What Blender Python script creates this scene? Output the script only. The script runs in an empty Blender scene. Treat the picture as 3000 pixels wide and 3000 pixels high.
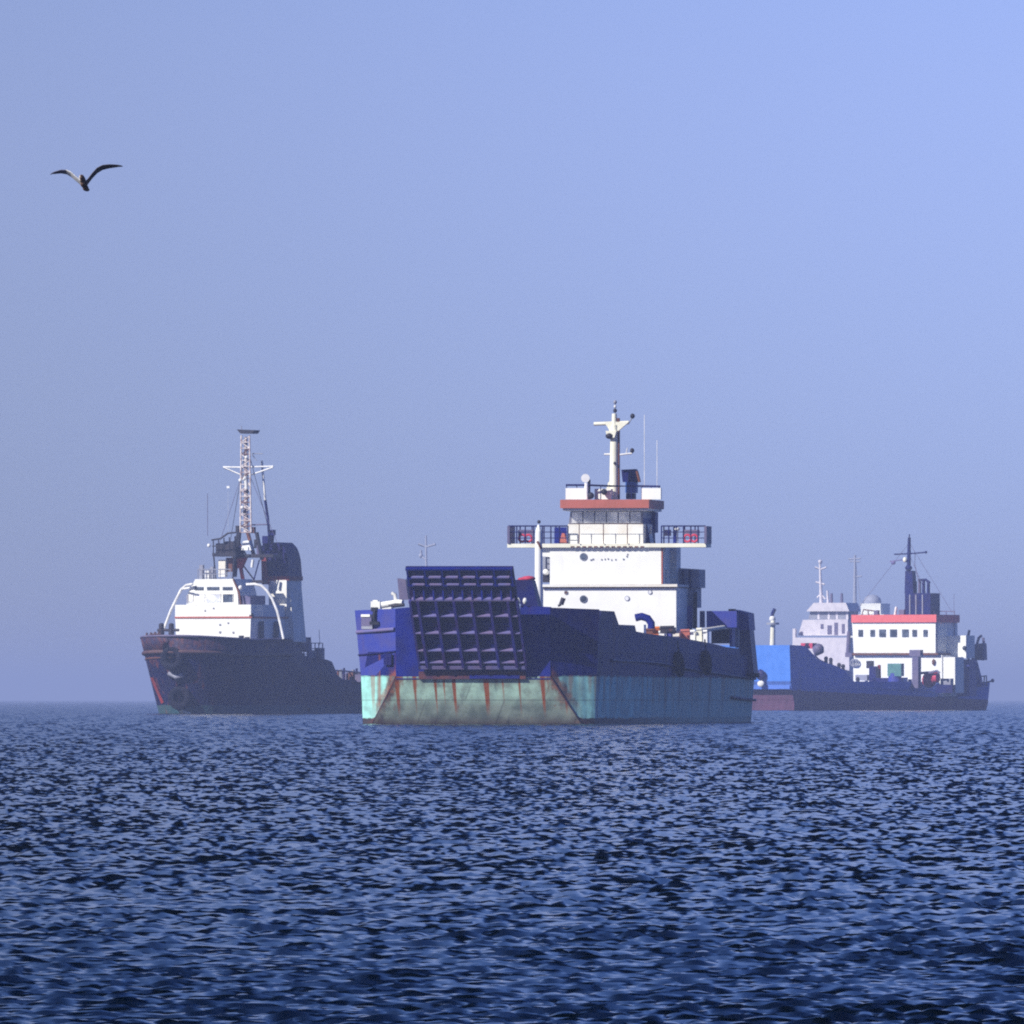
import bpy, bmesh, math, random
import numpy as np
from mathutils import Vector, Matrix
random.seed(7); rng = np.random.default_rng(11)
R = math.radians
sc = bpy.context.scene
COL = sc.collection

# ---------------------------------------------------------------- camera
CAM_H = 1.6            # metres above the water
FPX = 36000.0          # focal length in pixels of the 3000 px photograph
HOR = 2049.0           # row of the horizon in the photograph
cam = bpy.data.cameras.new('camera'); cam_ob = bpy.data.objects.new('camera', cam); COL.objects.link(cam_ob)
cam.sensor_width = 36.0; cam.lens = 36.0 * FPX / 3000.0
cam.shift_y = (HOR - 1500.0) / 3000.0
cam.clip_start = 0.5; cam.clip_end = 60000.0
cam_ob.location = (0, 0, CAM_H); cam_ob.rotation_euler = (R(90), 0, 0)
sc.camera = cam_ob

# ---------------------------------------------------------------- sun and sky
SUN_AZ, SUN_EL = 52.0, 33.0       # behind the camera, to its left; elevation
s_dir = Vector((-math.sin(R(SUN_AZ)) * math.cos(R(SUN_EL)), -math.cos(R(SUN_AZ)) * math.cos(R(SUN_EL)), math.sin(R(SUN_EL))))
sl = bpy.data.lights.new('sun', 'SUN'); sl.energy = 4.8; sl.angle = R(0.53); sl.color = (1.0, 0.955, 0.87)
so = bpy.data.objects.new('sun', sl); COL.objects.link(so)
so.rotation_euler = s_dir.to_track_quat('Z', 'Y').to_euler(); so.location = s_dir * 200

w = bpy.data.worlds.new('World'); sc.world = w; w.use_nodes = True
nt = w.node_tree; nt.nodes.clear()
out = nt.nodes.new('ShaderNodeOutputWorld'); bg = nt.nodes.new('ShaderNodeBackground')
sky = nt.nodes.new('ShaderNodeTexSky'); sky.sky_type = 'NISHITA'; sky.sun_disc = False
sky.sun_elevation = R(SUN_EL); sky.sun_rotation = R(180 + SUN_AZ)
sky.altitude = 0; sky.air_density = 1.0; sky.dust_density = 0.15; sky.ozone_density = 3.0
tint = nt.nodes.new('ShaderNodeMix'); tint.data_type = 'RGBA'; tint.blend_type = 'MULTIPLY'; tint.inputs[0].default_value = 1.0
SKY_TINT = (0.66, 0.76, 1.36)
tc = nt.nodes.new('ShaderNodeTexCoord'); sep = nt.nodes.new('ShaderNodeSeparateXYZ')
mr = nt.nodes.new('ShaderNodeMapRange'); mr.interpolation_type = 'SMOOTHSTEP'
mr.inputs[1].default_value = -0.075; mr.inputs[2].default_value = 0.055
side = nt.nodes.new('ShaderNodeMix'); side.data_type = 'RGBA'; side.clamp_result = False
side.inputs[6].default_value = (0.88, 0.86, 0.84, 1); side.inputs[7].default_value = (1.09, 1.12, 1.20, 1)   # duller air to the left
side2 = nt.nodes.new('ShaderNodeMix'); side2.data_type = 'RGBA'; side2.blend_type = 'MULTIPLY'; side2.inputs[0].default_value = 1.0
bg.inputs[1].default_value = 0.0945
# clear deep blue overhead, paler and greyer air low down
rz = nt.nodes.new('ShaderNodeValToRGB'); el = rz.color_ramp.elements; rz.color_ramp.interpolation = 'B_SPLINE'
el[0].position = 0.0; el[0].color = (0.382, 0.468, 0.96, 1); el[1].position = 1.0; el[1].color = (0.15, 0.24, 0.56, 1)
for p_, c_ in ((0.022, (0.35, 0.444, 0.96)), (0.062, (0.536, 0.52, 0.92)), (0.16, (0.32, 0.43, 0.80)), (0.45, (0.17, 0.27, 0.60))):
    e_ = el.new(p_); e_.color = (*c_, 1)
nt.links.new(sep.outputs[2], rz.inputs[0]); nt.links.new(rz.outputs[0], tint.inputs[7])
nt.links.new(tc.outputs['Generated'], sep.inputs[0]); nt.links.new(sep.outputs[0], mr.inputs[0])
nt.links.new(sky.outputs[0], tint.inputs[6]); nt.links.new(mr.outputs[0], side.inputs[0]); nt.links.new(tint.outputs[2], side2.inputs[6]); nt.links.new(side.outputs[2], side2.inputs[7])
nt.links.new(side2.outputs[2], bg.inputs[0]); nt.links.new(bg.outputs[0], out.inputs[0])

sc.view_settings.view_transform = 'Standard'; sc.view_settings.look = 'None'
sc.view_settings.exposure = 0.42; sc.view_settings.gamma = 1.0; sc.view_settings.use_curve_mapping = False
sc.render.engine = 'CYCLES'
sc.cycles.max_bounces = 6; sc.cycles.volume_bounces = 0; sc.cycles.use_denoising = False
try:
    sc.cycles.pixel_filter_type = 'BLACKMAN_HARRIS'; sc.cycles.filter_width = 2.0
except Exception: pass

# ---------------------------------------------------------------- helpers
def tag(o, label=None, cat=None, group=None, kind=None):
    if label: o['label'] = label
    if cat: o['category'] = cat
    if group: o['group'] = group
    if kind: o['kind'] = kind
    return o

class MB:
    """collects shapes in the local frame of one ship; build() links them as ONE mesh object"""
    def __init__(s): s.v = []; s.f = []; s.smooth = []
    def add(s, vs, fs, smooth=False):
        n = len(s.v); s.v += [tuple(p) for p in vs]
        for f in fs: s.f.append(tuple(i + n for i in f)); s.smooth.append(smooth)
        return s
    def hexa(s, b, t):      # b, t: four bottom and four top corners, counter-clockwise from above
        return s.add(list(b) + list(t), [(3,2,1,0),(4,5,6,7),(0,1,5,4),(1,2,6,5),(2,3,7,6),(3,0,4,7)])
    def box(s, x0, x1, y0, y1, z0, z1):
        if x0 > x1: x0, x1 = x1, x0
        if y0 > y1: y0, y1 = y1, y0
        if z0 > z1: z0, z1 = z1, z0
        return s.hexa([(x0,y0,z0),(x1,y0,z0),(x1,y1,z0),(x0,y1,z0)], [(x0,y0,z1),(x1,y0,z1),(x1,y1,z1),(x0,y1,z1)])
    def cyl(s, p0, p1, r0, r1=None, n=10, caps=True):
        r1 = r0 if r1 is None else r1
        p0, p1 = Vector(p0), Vector(p1); d = (p1 - p0)
        if d.length < 1e-6: return s
        q = d.to_track_quat('Z', 'Y'); vs = []
        for p, r in ((p0, r0), (p1, r1)):
            for i in range(n):
                a = 2 * math.pi * i / n
                vs.append(p + q @ Vector((r * math.cos(a), r * math.sin(a), 0)))
        fs = [(i, (i+1) % n, n + (i+1) % n, n + i) for i in range(n)]
        s.add(vs, fs, n > 6)
        if caps: s.add(vs, [tuple(range(n-1, -1, -1)), tuple(range(n, 2*n))])
        return s
    def tube(s, pts, r, n=8):
        pts = [Vector(p) for p in pts]; vs = []
        for i, p in enumerate(pts):
            d = (pts[min(i+1, len(pts)-1)] - pts[max(i-1, 0)]).normalized()
            q = d.to_track_quat('Z', 'Y')
            for k in range(n):
                a = 2*math.pi*k/n; vs.append(p + q @ Vector((r*math.cos(a), r*math.sin(a), 0)))
        # keep ring alignment simple: nearest vertex matching
        fs = []
        for i in range(len(pts)-1):
            base = vs[i*n]; j0 = min(range(n), key=lambda k: (vs[(i+1)*n+k] - base).length)
            for k in range(n):
                fs.append((i*n+k, i*n+(k+1) % n, (i+1)*n+(k+1+j0) % n, (i+1)*n+(k+j0) % n))
        s.add(vs, fs, True)
        s.add(vs[:n], [tuple(range(n-1, -1, -1))]); s.add(vs[-n:], [tuple(range(n))])
        return s
    def ball(s, c, r, n=10, sq=(1,1,1)):
        vs, fs = [], []; m = n // 2
        for i in range(m+1):
            for k in range(n):
                t = math.pi*i/m; a = 2*math.pi*k/n
                vs.append((c[0]+r*sq[0]*math.sin(t)*math.cos(a), c[1]+r*sq[1]*math.sin(t)*math.sin(a), c[2]+r*sq[2]*math.cos(t)))
        for i in range(m):
            for k in range(n): fs.append((i*n+k, (i+1)*n+k, (i+1)*n+(k+1) % n, i*n+(k+1) % n))
        return s.add(vs, fs, True)
    def torus(s, c, axis, R0, r, n=22, m=8):
        q = Vector(axis).to_track_quat('Z', 'Y'); c = Vector(c); vs, fs = [], []
        for i in range(n):
            a = 2*math.pi*i/n
            for k in range(m):
                b = 2*math.pi*k/m; rr = R0 + r*math.cos(b)
                vs.append(c + q @ Vector((rr*math.cos(a), rr*math.sin(a), r*math.sin(b))))
        for i in range(n):
            for k in range(m): fs.append((i*m+k, ((i+1) % n)*m+k, ((i+1) % n)*m+(k+1) % m, i*m+(k+1) % m))
        return s.add(vs, fs, True)
    def plate(s, poly, thick):   # poly: 3D points in a plane, thick: vector
        t = Vector(thick); a = [Vector(p) for p in poly]; b = [p + t for p in a]; n = len(a)
        return s.add(a + b, [tuple(range(n-1, -1, -1)), tuple(range(n, 2*n))] + [(i, (i+1) % n, n+(i+1) % n, n+i) for i in range(n)])
    def build(s, name, mats, parent=None, label=None, kind=None, bevel=0.0):
        me = bpy.data.meshes.new(name); me.from_pydata(s.v, [], s.f)
        me.polygons.foreach_set('use_smooth', s.smooth)
        if not isinstance(mats, (list, tuple)): mats = [mats]
        for m in mats: me.materials.append(m)
        bm = bmesh.new(); bm.from_mesh(me); bmesh.ops.recalc_face_normals(bm, faces=bm.faces); bm.to_mesh(me); bm.free()
        o = bpy.data.objects.new(name, me); COL.objects.link(o)
        if parent: o.parent = parent
        if label: o['label'] = label
        if kind: o['kind'] = kind
        if bevel:
            b = o.modifiers.new('bevel', 'BEVEL'); b.width = bevel; b.segments = 1; b.limit_method = 'ANGLE'
        return o

def empty(name, loc, rz=0):
    o = bpy.data.objects.new(name, None); COL.objects.link(o); o.location = loc; o.rotation_euler = (0, 0, rz)
    o.empty_display_size = 1; return o

class Ship:
    """a ship's own frame: x across, y aft, z up; P() finds where a measured point lies on a given frame station y"""
    def __init__(s, name, px0, D, theta, label, cat):
        s.O = ((px0 - 1500) / FPX * D, D); s.c = math.cos(R(theta)); s.s = math.sin(R(theta))
        s.root = empty(name, (s.O[0], s.O[1], 0), -R(theta)); tag(s.root, label, cat)
    def P(s, px, py, y):
        k = (px - 1500) / FPX
        x = (k * (s.O[1] + y * s.c) - s.O[0] - y * s.s) / (s.c + k * s.s)
        return Vector((x, y, CAM_H + (HOR - py) / FPX * (s.O[1] - x * s.s + y * s.c)))
    def bx(s, mb, x0, x1, yt, yb, y, depth):
        a = s.P(x0, yt, y); b = s.P(x1, yb, y); return mb.box(a.x, b.x, y, y + depth, b.z, a.z)
    def trap(s, mb, tl, tr, bl, br, y, depth, yt=None):   # tl.. = (px,py) corners of a front face, extruded aft
        yt = y if yt is None else yt
        A, B, C_, D_ = s.P(*bl, y), s.P(*br, y), s.P(*tl, yt), s.P(*tr, yt)
        e = Vector((0, depth, 0))
        return mb.hexa([A, B, B + e, A + e], [C_, D_, D_ + e, C_ + e])
    def world(s, p):
        return Vector((s.O[0] + p[0]*s.c + p[1]*s.s, s.O[1] - p[0]*s.s + p[1]*s.c, p[2]))
    def part(s, name, mb, mat, **k): return mb.build(name, mat, s.root, **k)

# ---------------------------------------------------------------- materials
def nodes(m):
    m.use_nodes = True; n = m.node_tree; n.nodes.clear()
    o = n.nodes.new('ShaderNodeOutputMaterial'); b = n.nodes.new('ShaderNodeBsdfPrincipled'); n.links.new(b.outputs[0], o.inputs[0])
    return n, b, o
def N(n, t, **k):
    x = n.nodes.new('ShaderNode' + t)
    for a, v in k.items(): setattr(x, a, v)
    return x
def mixc(n, fac, a, b):
    x = N(n, 'Mix', data_type='RGBA')
    for i, v in ((0, fac), (6, a), (7, b)):
        if isinstance(v, (int, float)): x.inputs[i].default_value = v
        elif isinstance(v, tuple): x.inputs[i].default_value = (*v, 1)
        else: n.links.new(v, x.inputs[i])
    return x.outputs[2]
def noise(n, vec, scale, detail=4, rough=0.55, mapping=None):
    if mapping:
        mp = N(n, 'Mapping'); mp.inputs['Scale'].default_value = mapping; n.links.new(vec, mp.inputs[0]); vec = mp.outputs[0]
    x = N(n, 'TexNoise'); x.inputs['Scale'].default_value = scale; x.inputs['Detail'].default_value = detail
    x.inputs['Roughness'].default_value = rough; n.links.new(vec, x.inputs['Vector']); return x.outputs[0]
def ramp(n, v, a, b, lo=0.0, hi=1.0):
    x = N(n, 'MapRange', interpolation_type='SMOOTHSTEP'); n.links.new(v, x.inputs[0])
    for i, t in ((1, a), (2, b), (3, lo), (4, hi)): x.inputs[i].default_value = t
    return x.outputs[0]
def math_(n, op, a, b=0.0):
    x = N(n, 'Math', operation=op)
    for i, v in ((0, a), (1, b)):
        if isinstance(v, (int, float)): x.inputs[i].default_value = v
        else: n.links.new(v, x.inputs[i])
    return x.outputs[0]
RUST = (0.20, 0.055, 0.018)
def paint(name, c, c2=None, rust=0.15, streak=0.3, sc_=1.0, rough=0.5, rustc=RUST, metal=0.0):
    """weathered steel paint: mottled tone, vertical run stains, patches of rust, fine dents"""
    m = bpy.data.materials.new(name); n, b, o = nodes(m); v = N(n, 'TexCoord').outputs['Object']
    c2 = c2 or tuple(x * 0.72 for x in c)
    col = mixc(n, ramp(n, noise(n, v, 0.9 * sc_, 6), 0.35, 0.68), c, c2)
    st = noise(n, v, 2.2 * sc_, 4, 0.6, (1, 1, 0.10))
    col = mixc(n, ramp(n, st, 0.56, 0.78, 0, streak), col, tuple(x * 0.45 + y * 0.35 for x, y in zip(c2, rustc)))
    ru = noise(n, v, 1.4 * sc_, 9, 0.72, (1, 1, 0.35))
    col = mixc(n, ramp(n, ru, 0.70 - 0.25 * rust, 0.80 - 0.25 * rust, 0, min(1, 0.35 + rust)), col, rustc)
    n.links.new(col, b.inputs['Base Color']); b.inputs['Roughness'].default_value = rough; b.inputs['Metallic'].default_value = metal; b.inputs['Specular IOR Level'].default_value = 0.15
    bp = N(n, 'Bump'); bp.inputs['Strength'].default_value = 0.12; bp.inputs['Distance'].default_value = 0.02
    n.links.new(noise(n, v, 1.6, 3), bp.inputs['Height']); n.links.new(bp.outputs[0], b.inputs['Normal'])
    return m
def banded(name, bands, rust=0.3, streak=0.5, slope=0.0, edge_rust=0.5, fade=None, drips=None, soft=0.05, dmap=(1.6, 1.6, 0.02), chine=None):
    """hull paint laid in horizontal bands. bands: [(colour, second colour, upper z), ...] from the bottom up"""
    m = bpy.data.materials.new(name); n, b, o = nodes(m); tcn = N(n, 'TexCoord'); v = tcn.outputs['Object']
    sp = N(n, 'SeparateXYZ'); n.links.new(v, sp.inputs[0])
    z = math_(n, 'ADD', sp.outputs[2], math_(n, 'MULTIPLY', sp.outputs[1], slope))
    wob = math_(n, 'MULTIPLY', math_(n, 'SUBTRACT', noise(n, v, 0.9, 7, 0.65), 0.5), 0.55)
    zz = math_(n, 'ADD', z, wob)
    col = None
    for i, (c, c2, top) in enumerate(bands):
        k = mixc(n, ramp(n, noise(n, v, 0.55 + 0.2*i, 7, 0.62), 0.36, 0.66), c, c2)
        col = k if col is None else mixc(n, ramp(n, zz, bands[i-1][2] - soft, bands[i-1][2] + soft), col, k)
    if fade:   # paint worn and chalked towards one end: (colour, y0, y1, amount)
        fc, y0, y1, am = fade[:4]
        if len(fade) > 4: fc = mixc(n, ramp(n, zz, bands[1][2] - 0.05, bands[1][2] + 0.05), fade[4], fc)
        f = math_(n, 'MULTIPLY', ramp(n, sp.outputs[1], y0, y1, 0, am), ramp(n, noise(n, v, 0.5, 6), 0.3, 0.6, 0.6, 1.0))
        col = mixc(n, f, col, fc)
    st = noise(n, v, 1.1, 5, 0.62, (1, 1, 0.09))
    col = mixc(n, ramp(n, st, 0.54, 0.74, 0, streak), col, (0.022, 0.022, 0.035))
    rs = noise(n, v, 1.5, 3, 0.6, (1.3, 1.3, 0.07))
    col = mixc(n, ramp(n, rs, 0.66 - 0.2*rust, 0.78 - 0.2*rust, 0, min(0.9, 0.3 + rust)), col, RUST)
    if drips:   # rust running down from a ledge at height z1, thinning out by z0: (z0, z1, amount)
        z0, z1, am = drips
        dn = noise(n, v, 1.25, 1.5, 0.5, dmap); dn2 = noise(n, v, 3.0, 3, 0.6, (1, 1, 0.25))
        w_ = math_(n, 'ADD', dn, math_(n, 'MULTIPLY', math_(n, 'SUBTRACT', dn2, 0.5), 0.05))
        hgt = ramp(n, sp.outputs[2], z0, z1, 0.07, 0.0)
        f = ramp(n, math_(n, 'SUBTRACT', w_, hgt), 0.51, 0.60, 0, am)
        low = math_(n, 'MULTIPLY', ramp(n, sp.outputs[2], z0 - 0.4, z0 + 0.8), ramp(n, sp.outputs[2], z1, z1 + 0.15, 1.0, 0.0))
        col = mixc(n, math_(n, 'MULTIPLY', f, low), col, (0.30, 0.085, 0.022))
    n.links.new(col, b.inputs['Base Color']); b.inputs['Roughness'].default_value = 0.6; b.inputs['Specular IOR Level'].default_value = 0.15
    if chine:   # rust spreading either side of the bow chine, a slanting line |x| + k z = c in the ship's frame
        ck, cc, cw = chine
        d = math_(n, 'ABSOLUTE', math_(n, 'SUBTRACT', math_(n, 'ADD', math_(n, 'ABSOLUTE', sp.outputs[0]), math_(n, 'MULTIPLY', sp.outputs[2], ck)), cc))
        d = math_(n, 'SUBTRACT', d, math_(n, 'MULTIPLY', math_(n, 'SUBTRACT', noise(n, v, 1.3, 6, 0.7, (1, 1, 0.45)), 0.36), cw * 4.5))
        f = math_(n, 'MULTIPLY', ramp(n, d, -cw * 0.2, cw * 0.8, 0.85, 0.0), ramp(n, sp.outputs[1], 2.0, 2.2, 1.0, 0.0))
        f = math_(n, 'MULTIPLY', f, math_(n, 'MULTIPLY', ramp(n, sp.outputs[2], 3.0, 4.2, 1.0, 0.0), ramp(n, sp.outputs[2], 0.3, 2.3, 0.25, 1.0)))
        col = mixc(n, f, col, mixc(n, ramp(n, noise(n, v, 3.0, 4), 0.4, 0.6), (0.26, 0.07, 0.025), (0.10, 0.035, 0.03)))
    # welded plates: seams and the slight dishing between frames
    cb = N(n, 'CombineXYZ'); n.links.new(math_(n, 'ADD', sp.outputs[1], math_(n, 'MULTIPLY', sp.outputs[0], 1.0)), cb.inputs[0]); n.links.new(sp.outputs[2], cb.inputs[1])
    bk = N(n, 'TexBrick'); bk.inputs['Scale'].default_value = 1.0; bk.inputs['Brick Width'].default_value = 5.2; bk.inputs['Row Height'].default_value = 1.55
    bk.inputs['Mortar Size'].default_value = 0.05; bk.inputs['Color1'].default_value = (1, 1, 1, 1); bk.inputs['Color2'].default_value = (0.86, 0.86, 0.86, 1); bk.inputs['Mortar'].default_value = (0.62, 0.6, 0.6, 1)
    n.links.new(cb.outputs[0], bk.inputs['Vector'])
    mm = N(n, 'Mix', data_type='RGBA', blend_type='MULTIPLY'); mm.inputs[0].default_value = 0.8
    n.links.new(col, mm.inputs[6]); n.links.new(bk.outputs['Color'], mm.inputs[7]); n.links.new(mm.outputs[2], b.inputs['Base Color'])
    wv = N(n, 'TexWave'); wv.inputs['Scale'].default_value = 0.32; wv.inputs['Distortion'].default_value = 1.2; n.links.new(cb.outputs[0], wv.inputs['Vector'])
    bp = N(n, 'Bump'); bp.inputs['Strength'].default_value = 0.35; bp.inputs['Distance'].default_value = 0.05
    n.links.new(math_(n, 'ADD', noise(n, v, 0.9, 3), math_(n, 'MULTIPLY', wv.outputs[1], 0.6)), bp.inputs['Height']); n.links.new(bp.outputs[0], b.inputs['Normal'])
    return m
def glassy(name, c, rough=0.12):
    m = bpy.data.materials.new(name); n, b, o = nodes(m); v = N(n, 'TexCoord').outputs['Object']
    col = mixc(n, ramp(n, noise(n, v, 1.1, 4), 0.4, 0.65), c, tuple(min(1, x * 2.6 + 0.02) for x in c))
    n.links.new(col, b.inputs['Base Color']); b.inputs['Roughness'].default_value = rough; return m

M = dict(
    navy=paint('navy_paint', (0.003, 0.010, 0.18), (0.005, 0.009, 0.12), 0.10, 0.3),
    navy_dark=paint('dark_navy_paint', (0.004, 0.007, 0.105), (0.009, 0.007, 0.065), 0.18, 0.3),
    lit_worn_blue=paint('lit_worn_blue_paint', (0.035, 0.050, 0.30), (0.055, 0.060, 0.25), 0.12, 0.35),  # paler copy of the navy: sunlight put into the colour, with wear
    ledge=paint('highlight_ledge_paint', (0.13, 0.13, 0.32), (0.17, 0.13, 0.25), 0.15, 0.2),  # lighter than the ramp: sunlit highlights put into colour; also plain pale fittings
    white=paint('white_paint', (0.82, 0.83, 0.80), (0.78, 0.78, 0.74), 0.0, 0.10, 1.0, 0.45),
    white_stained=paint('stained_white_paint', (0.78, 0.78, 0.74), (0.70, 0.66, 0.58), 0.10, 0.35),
    cream=paint('cream_paint', (0.80, 0.80, 0.68), (0.74, 0.72, 0.58), 0.10, 0.3),
    red=paint('faded_red_paint', (0.44, 0.13, 0.10), (0.38, 0.12, 0.09), 0.1, 0.3),
    coral=paint('coral_red_paint', (0.74, 0.15, 0.15), (0.66, 0.13, 0.13), 0.05, 0.2),
    rust=paint('rusty_steel', (0.16, 0.06, 0.035), (0.10, 0.05, 0.04), 0.5, 0.5),
    rust_red=paint('rust_red_paint', (0.30, 0.035, 0.03), (0.20, 0.04, 0.04), 0.3, 0.4),
    dark=paint('dark_steel', (0.022, 0.024, 0.038), (0.035, 0.03, 0.04), 0.2, 0.3),
    grey=paint('grey_paint', (0.28, 0.30, 0.37), (0.23, 0.23, 0.30), 0.15, 0.4),
    purple=paint('grey_purple_paint', (0.115, 0.105, 0.20), (0.15, 0.13, 0.21), 0.2, 0.4),
    mid_blue=paint('mid_blue_paint', (0.045, 0.13, 0.42), (0.04, 0.10, 0.34), 0.05, 0.2),
    orange=paint('orange_paint', (0.62, 0.16, 0.03), None, 0.1, 0.2),
    pink=paint('pink_red_canvas', (0.60, 0.06, 0.12), None, 0.0, 0.2),
    green=paint('green_paint', (0.10, 0.24, 0.21), (0.07, 0.17, 0.17), 0.15, 0.3),
    rubber=paint('black_rubber', (0.006, 0.007, 0.016), (0.014, 0.013, 0.022), 0.0, 0.2, 1, 0.9),
    brown=paint('brown_rubber', (0.085, 0.045, 0.05), (0.12, 0.07, 0.065), 0.2, 0.3),
    glass=glassy('dark_window_glass', (0.03, 0.04, 0.06)),
    glass_grey=glassy('grey_window_glass', (0.50, 0.52, 0.58), 0.35),
    mast_paint=paint('blotched_mast_paint', (0.74, 0.69, 0.69), (0.34, 0.25, 0.26), 0.35, 0.35, 2.2),
    ramp_paint=paint('bow_ramp_paint', (0.004, 0.006, 0.100), (0.016, 0.006, 0.050), 0.42, 0.4),
    rib_paint=paint('lit_rib_paint', (0.020, 0.022, 0.17), (0.034, 0.018, 0.10), 0.30, 0.35),  # brighter than the ramp sheet: front light put into the colour
    pale_white=paint('hazed_white_paint', (0.70, 0.66, 0.72), (0.60, 0.57, 0.64), 0.05, 0.2),  # dulled white, extra haze of distance put into the colour
    sill=paint('scraped_sill_paint', (0.05, 0.022, 0.05), (0.12, 0.04, 0.03), 0.5, 0.4),
    haze_white=paint('hazed_mast_paint', (0.34, 0.36, 0.46), (0.30, 0.32, 0.42), 0.0, 0.1),  # greyed blue, so that distance haze sits in the colour
    lamp=paint('lamp_white', (0.85, 0.85, 0.85), None, 0, 0.05),
)
# ---------------------------------------------------------------- the sea: one disc of real waves round the camera, finest where it is looked at from far off
def make_sea():
    core = np.arange(-2.9, 2.9001, 0.0056); wing = np.arange(2.91, 6.6, 0.0092)
    dense = np.concatenate([-wing[::-1], core, wing])
    step, a, side = 0.011, 6.6, []
    while a < 180: step *= 1.22; a += min(step, 9.0); side.append(min(a, 180.0))
    side = np.array(side); side = side[side < 180]
    ang = np.radians(np.concatenate([-side[::-1], dense, side]))
    p = np.arange(330.0, 1.2, -0.46)
    far = 19661.0 / p
    near = np.geomspace(0.6, far[0] * 0.992, 46)
    r = np.concatenate([near, far, [22000.0]])
    nr, nc = len(r), len(ang)
    A, Rr = np.meshgrid(ang, r)
    X = (Rr * np.sin(A)).astype(np.float32); Y = (Rr * np.cos(A)).astype(np.float32)
    jit = rng.normal(0, 1, X.shape).astype(np.float32)
    H = np.zeros_like(X); GX = np.zeros_like(X); GY = np.zeros_like(X)
    # wind waves: short-crested, running roughly towards the viewer
    NW = 125
    lam = np.exp(rng.uniform(np.log(0.5), np.log(2.6), NW))
    lam[:98] = np.exp(rng.uniform(np.log(0.07), np.log(0.36), 98))
    th = rng.normal(0, 1.0, NW) * np.where(lam > 0.5, 0.32, 0.46) + math.radians(-90 + 6)
    # domain warp so that nothing repeats
    for k in range(5):
        L = 9.0 * 2.3 ** k; q = rng.uniform(0, 6.28, 4)
        X2 = X + 0.05 * L * np.sin(Y * 6.283 / L + q[0]); Y2 = Y + 0.05 * L * np.sin(X * 6.283 / L + q[1])
    wx, wy = X2.astype(np.float32), Y2.astype(np.float32)
    gust = np.zeros_like(X)
    for k in range(7):
        L = rng.uniform(3, 30); t = rng.uniform(0, 6.28)
        gust += np.sin((X * math.cos(t) * 1.3 + Y * math.sin(t) * 0.35) * 6.283 / L + rng.uniform(0, 6.28)).astype(np.float32)
    gust = 1.0 + 0.06 * gust
    pitch = (Rr * math.radians(0.0056)).astype(np.float32)
    for l, t in zip(lam, th):
        k = 2 * math.pi / l
        slope = 0.052 * (1.0 if l < 0.5 else 0.32 if l < 1.2 else 0.13)
        amp = slope / k
        fade = np.clip(l / (3.0 * pitch) - 0.3, 0, 1)
        ph = (k * (wx * math.cos(t) + wy * math.sin(t)) + rng.uniform(0, 6.28)).astype(np.float32)
        f = fade * gust
        H += (amp * f) * np.sin(ph); c = (slope * f) * np.cos(ph)
        GX += c * math.cos(t); GY += c * math.sin(t)
    print('sea rms height', H[60:300].std(), 'slope', GX[60:300].std(), GY[60:300].std(), X.size)
    sharp = 1.5
    Z = H + sharp * (H ** 2 - (0.03 ** 2))       # crests a little sharper than troughs
    far_lift = 0.0
    calm = (1 - 0.52 * np.clip((Rr - 130) / 420, 0, 1)).astype(np.float32); GX *= calm; GY *= calm; H *= (0.4 + 0.6 * calm)
    tilt = np.interp(Rr, [60, 100, 200, 350, 700, 1500], [0.03, 0.10, 0.15, 0.11, 0.05, 0.02]).astype(np.float32); GX += tilt * np.sin(A); GY += tilt * np.cos(A)   # far water darkened by leaning normals at the camera, for unresolved steep faces
    nrm = np.stack([-GX * (1 + 2 * sharp * H), -GY * (1 + 2 * sharp * H), np.ones_like(GX)], -1)
    nrm /= np.linalg.norm(nrm, axis=-1, keepdims=True)
    co = np.stack([X, Y, Z], -1).reshape(-1, 3).astype(np.float32)
    i = np.arange(nr - 1)[:, None] * nc; j = np.arange(nc)[None, :]
    jn = (j + 1) % nc
    quads = np.stack([i + j, i + jn, i + nc + jn, i + nc + j], -1).reshape(-1, 4)
    quads = quads[:, ::-1]
    nq = len(quads)
    me = bpy.data.meshes.new('sea')
    nv = len(co)
    me.vertices.add(nv + 1)
    co = np.vstack([co, [[0, 0, 0]]]).astype(np.float32)
    me.vertices.foreach_set('co', co.ravel())
    cap = np.stack([np.full(nc, nv), jn.ravel() , j.ravel()], -1)[:, ::-1].reshape(-1, 3)
    me.loops.add(nq * 4 + nc * 3); me.polygons.add(nq + nc)
    me.loops.foreach_set('vertex_index', np.concatenate([quads.ravel(), cap.ravel()]).astype(np.int32))
    st = np.concatenate([np.arange(nq) * 4, nq * 4 + np.arange(nc) * 3]).astype(np.int32)
    me.polygons.foreach_set('loop_start', st)
    me.polygons.foreach_set('use_smooth', np.ones(nq + nc, bool))
    me.update(calc_edges=True)
    at = me.attributes.new('wave_normal', 'FLOAT_VECTOR', 'POINT')
    at.data.foreach_set('vector', np.vstack([nrm.reshape(-1, 3), [[0, 0, 1]]]).astype(np.float32).ravel())
    rp_ = np.interp(Rr.ravel(), [60, 150, 500, 1500], [0.10, 0.11, 0.17, 0.20])     # ripples too fine to see roughen the far water
    ar = me.attributes.new('ripple', 'FLOAT', 'POINT'); ar.data.foreach_set('value', np.append(rp_, 0.1).astype(np.float32))
    m = bpy.data.materials.new('sea_water'); n, b, o = nodes(m)
    b.inputs['Base Color'].default_value = (0.0003, 0.0020, 0.0042, 1)
    b.inputs['Roughness'].default_value = 0.10; b.inputs['IOR'].default_value = 1.333; b.inputs['Specular IOR Level'].default_value = 0.29
    an = N(n, 'Attribute'); an.attribute_name = 'wave_normal'
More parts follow.
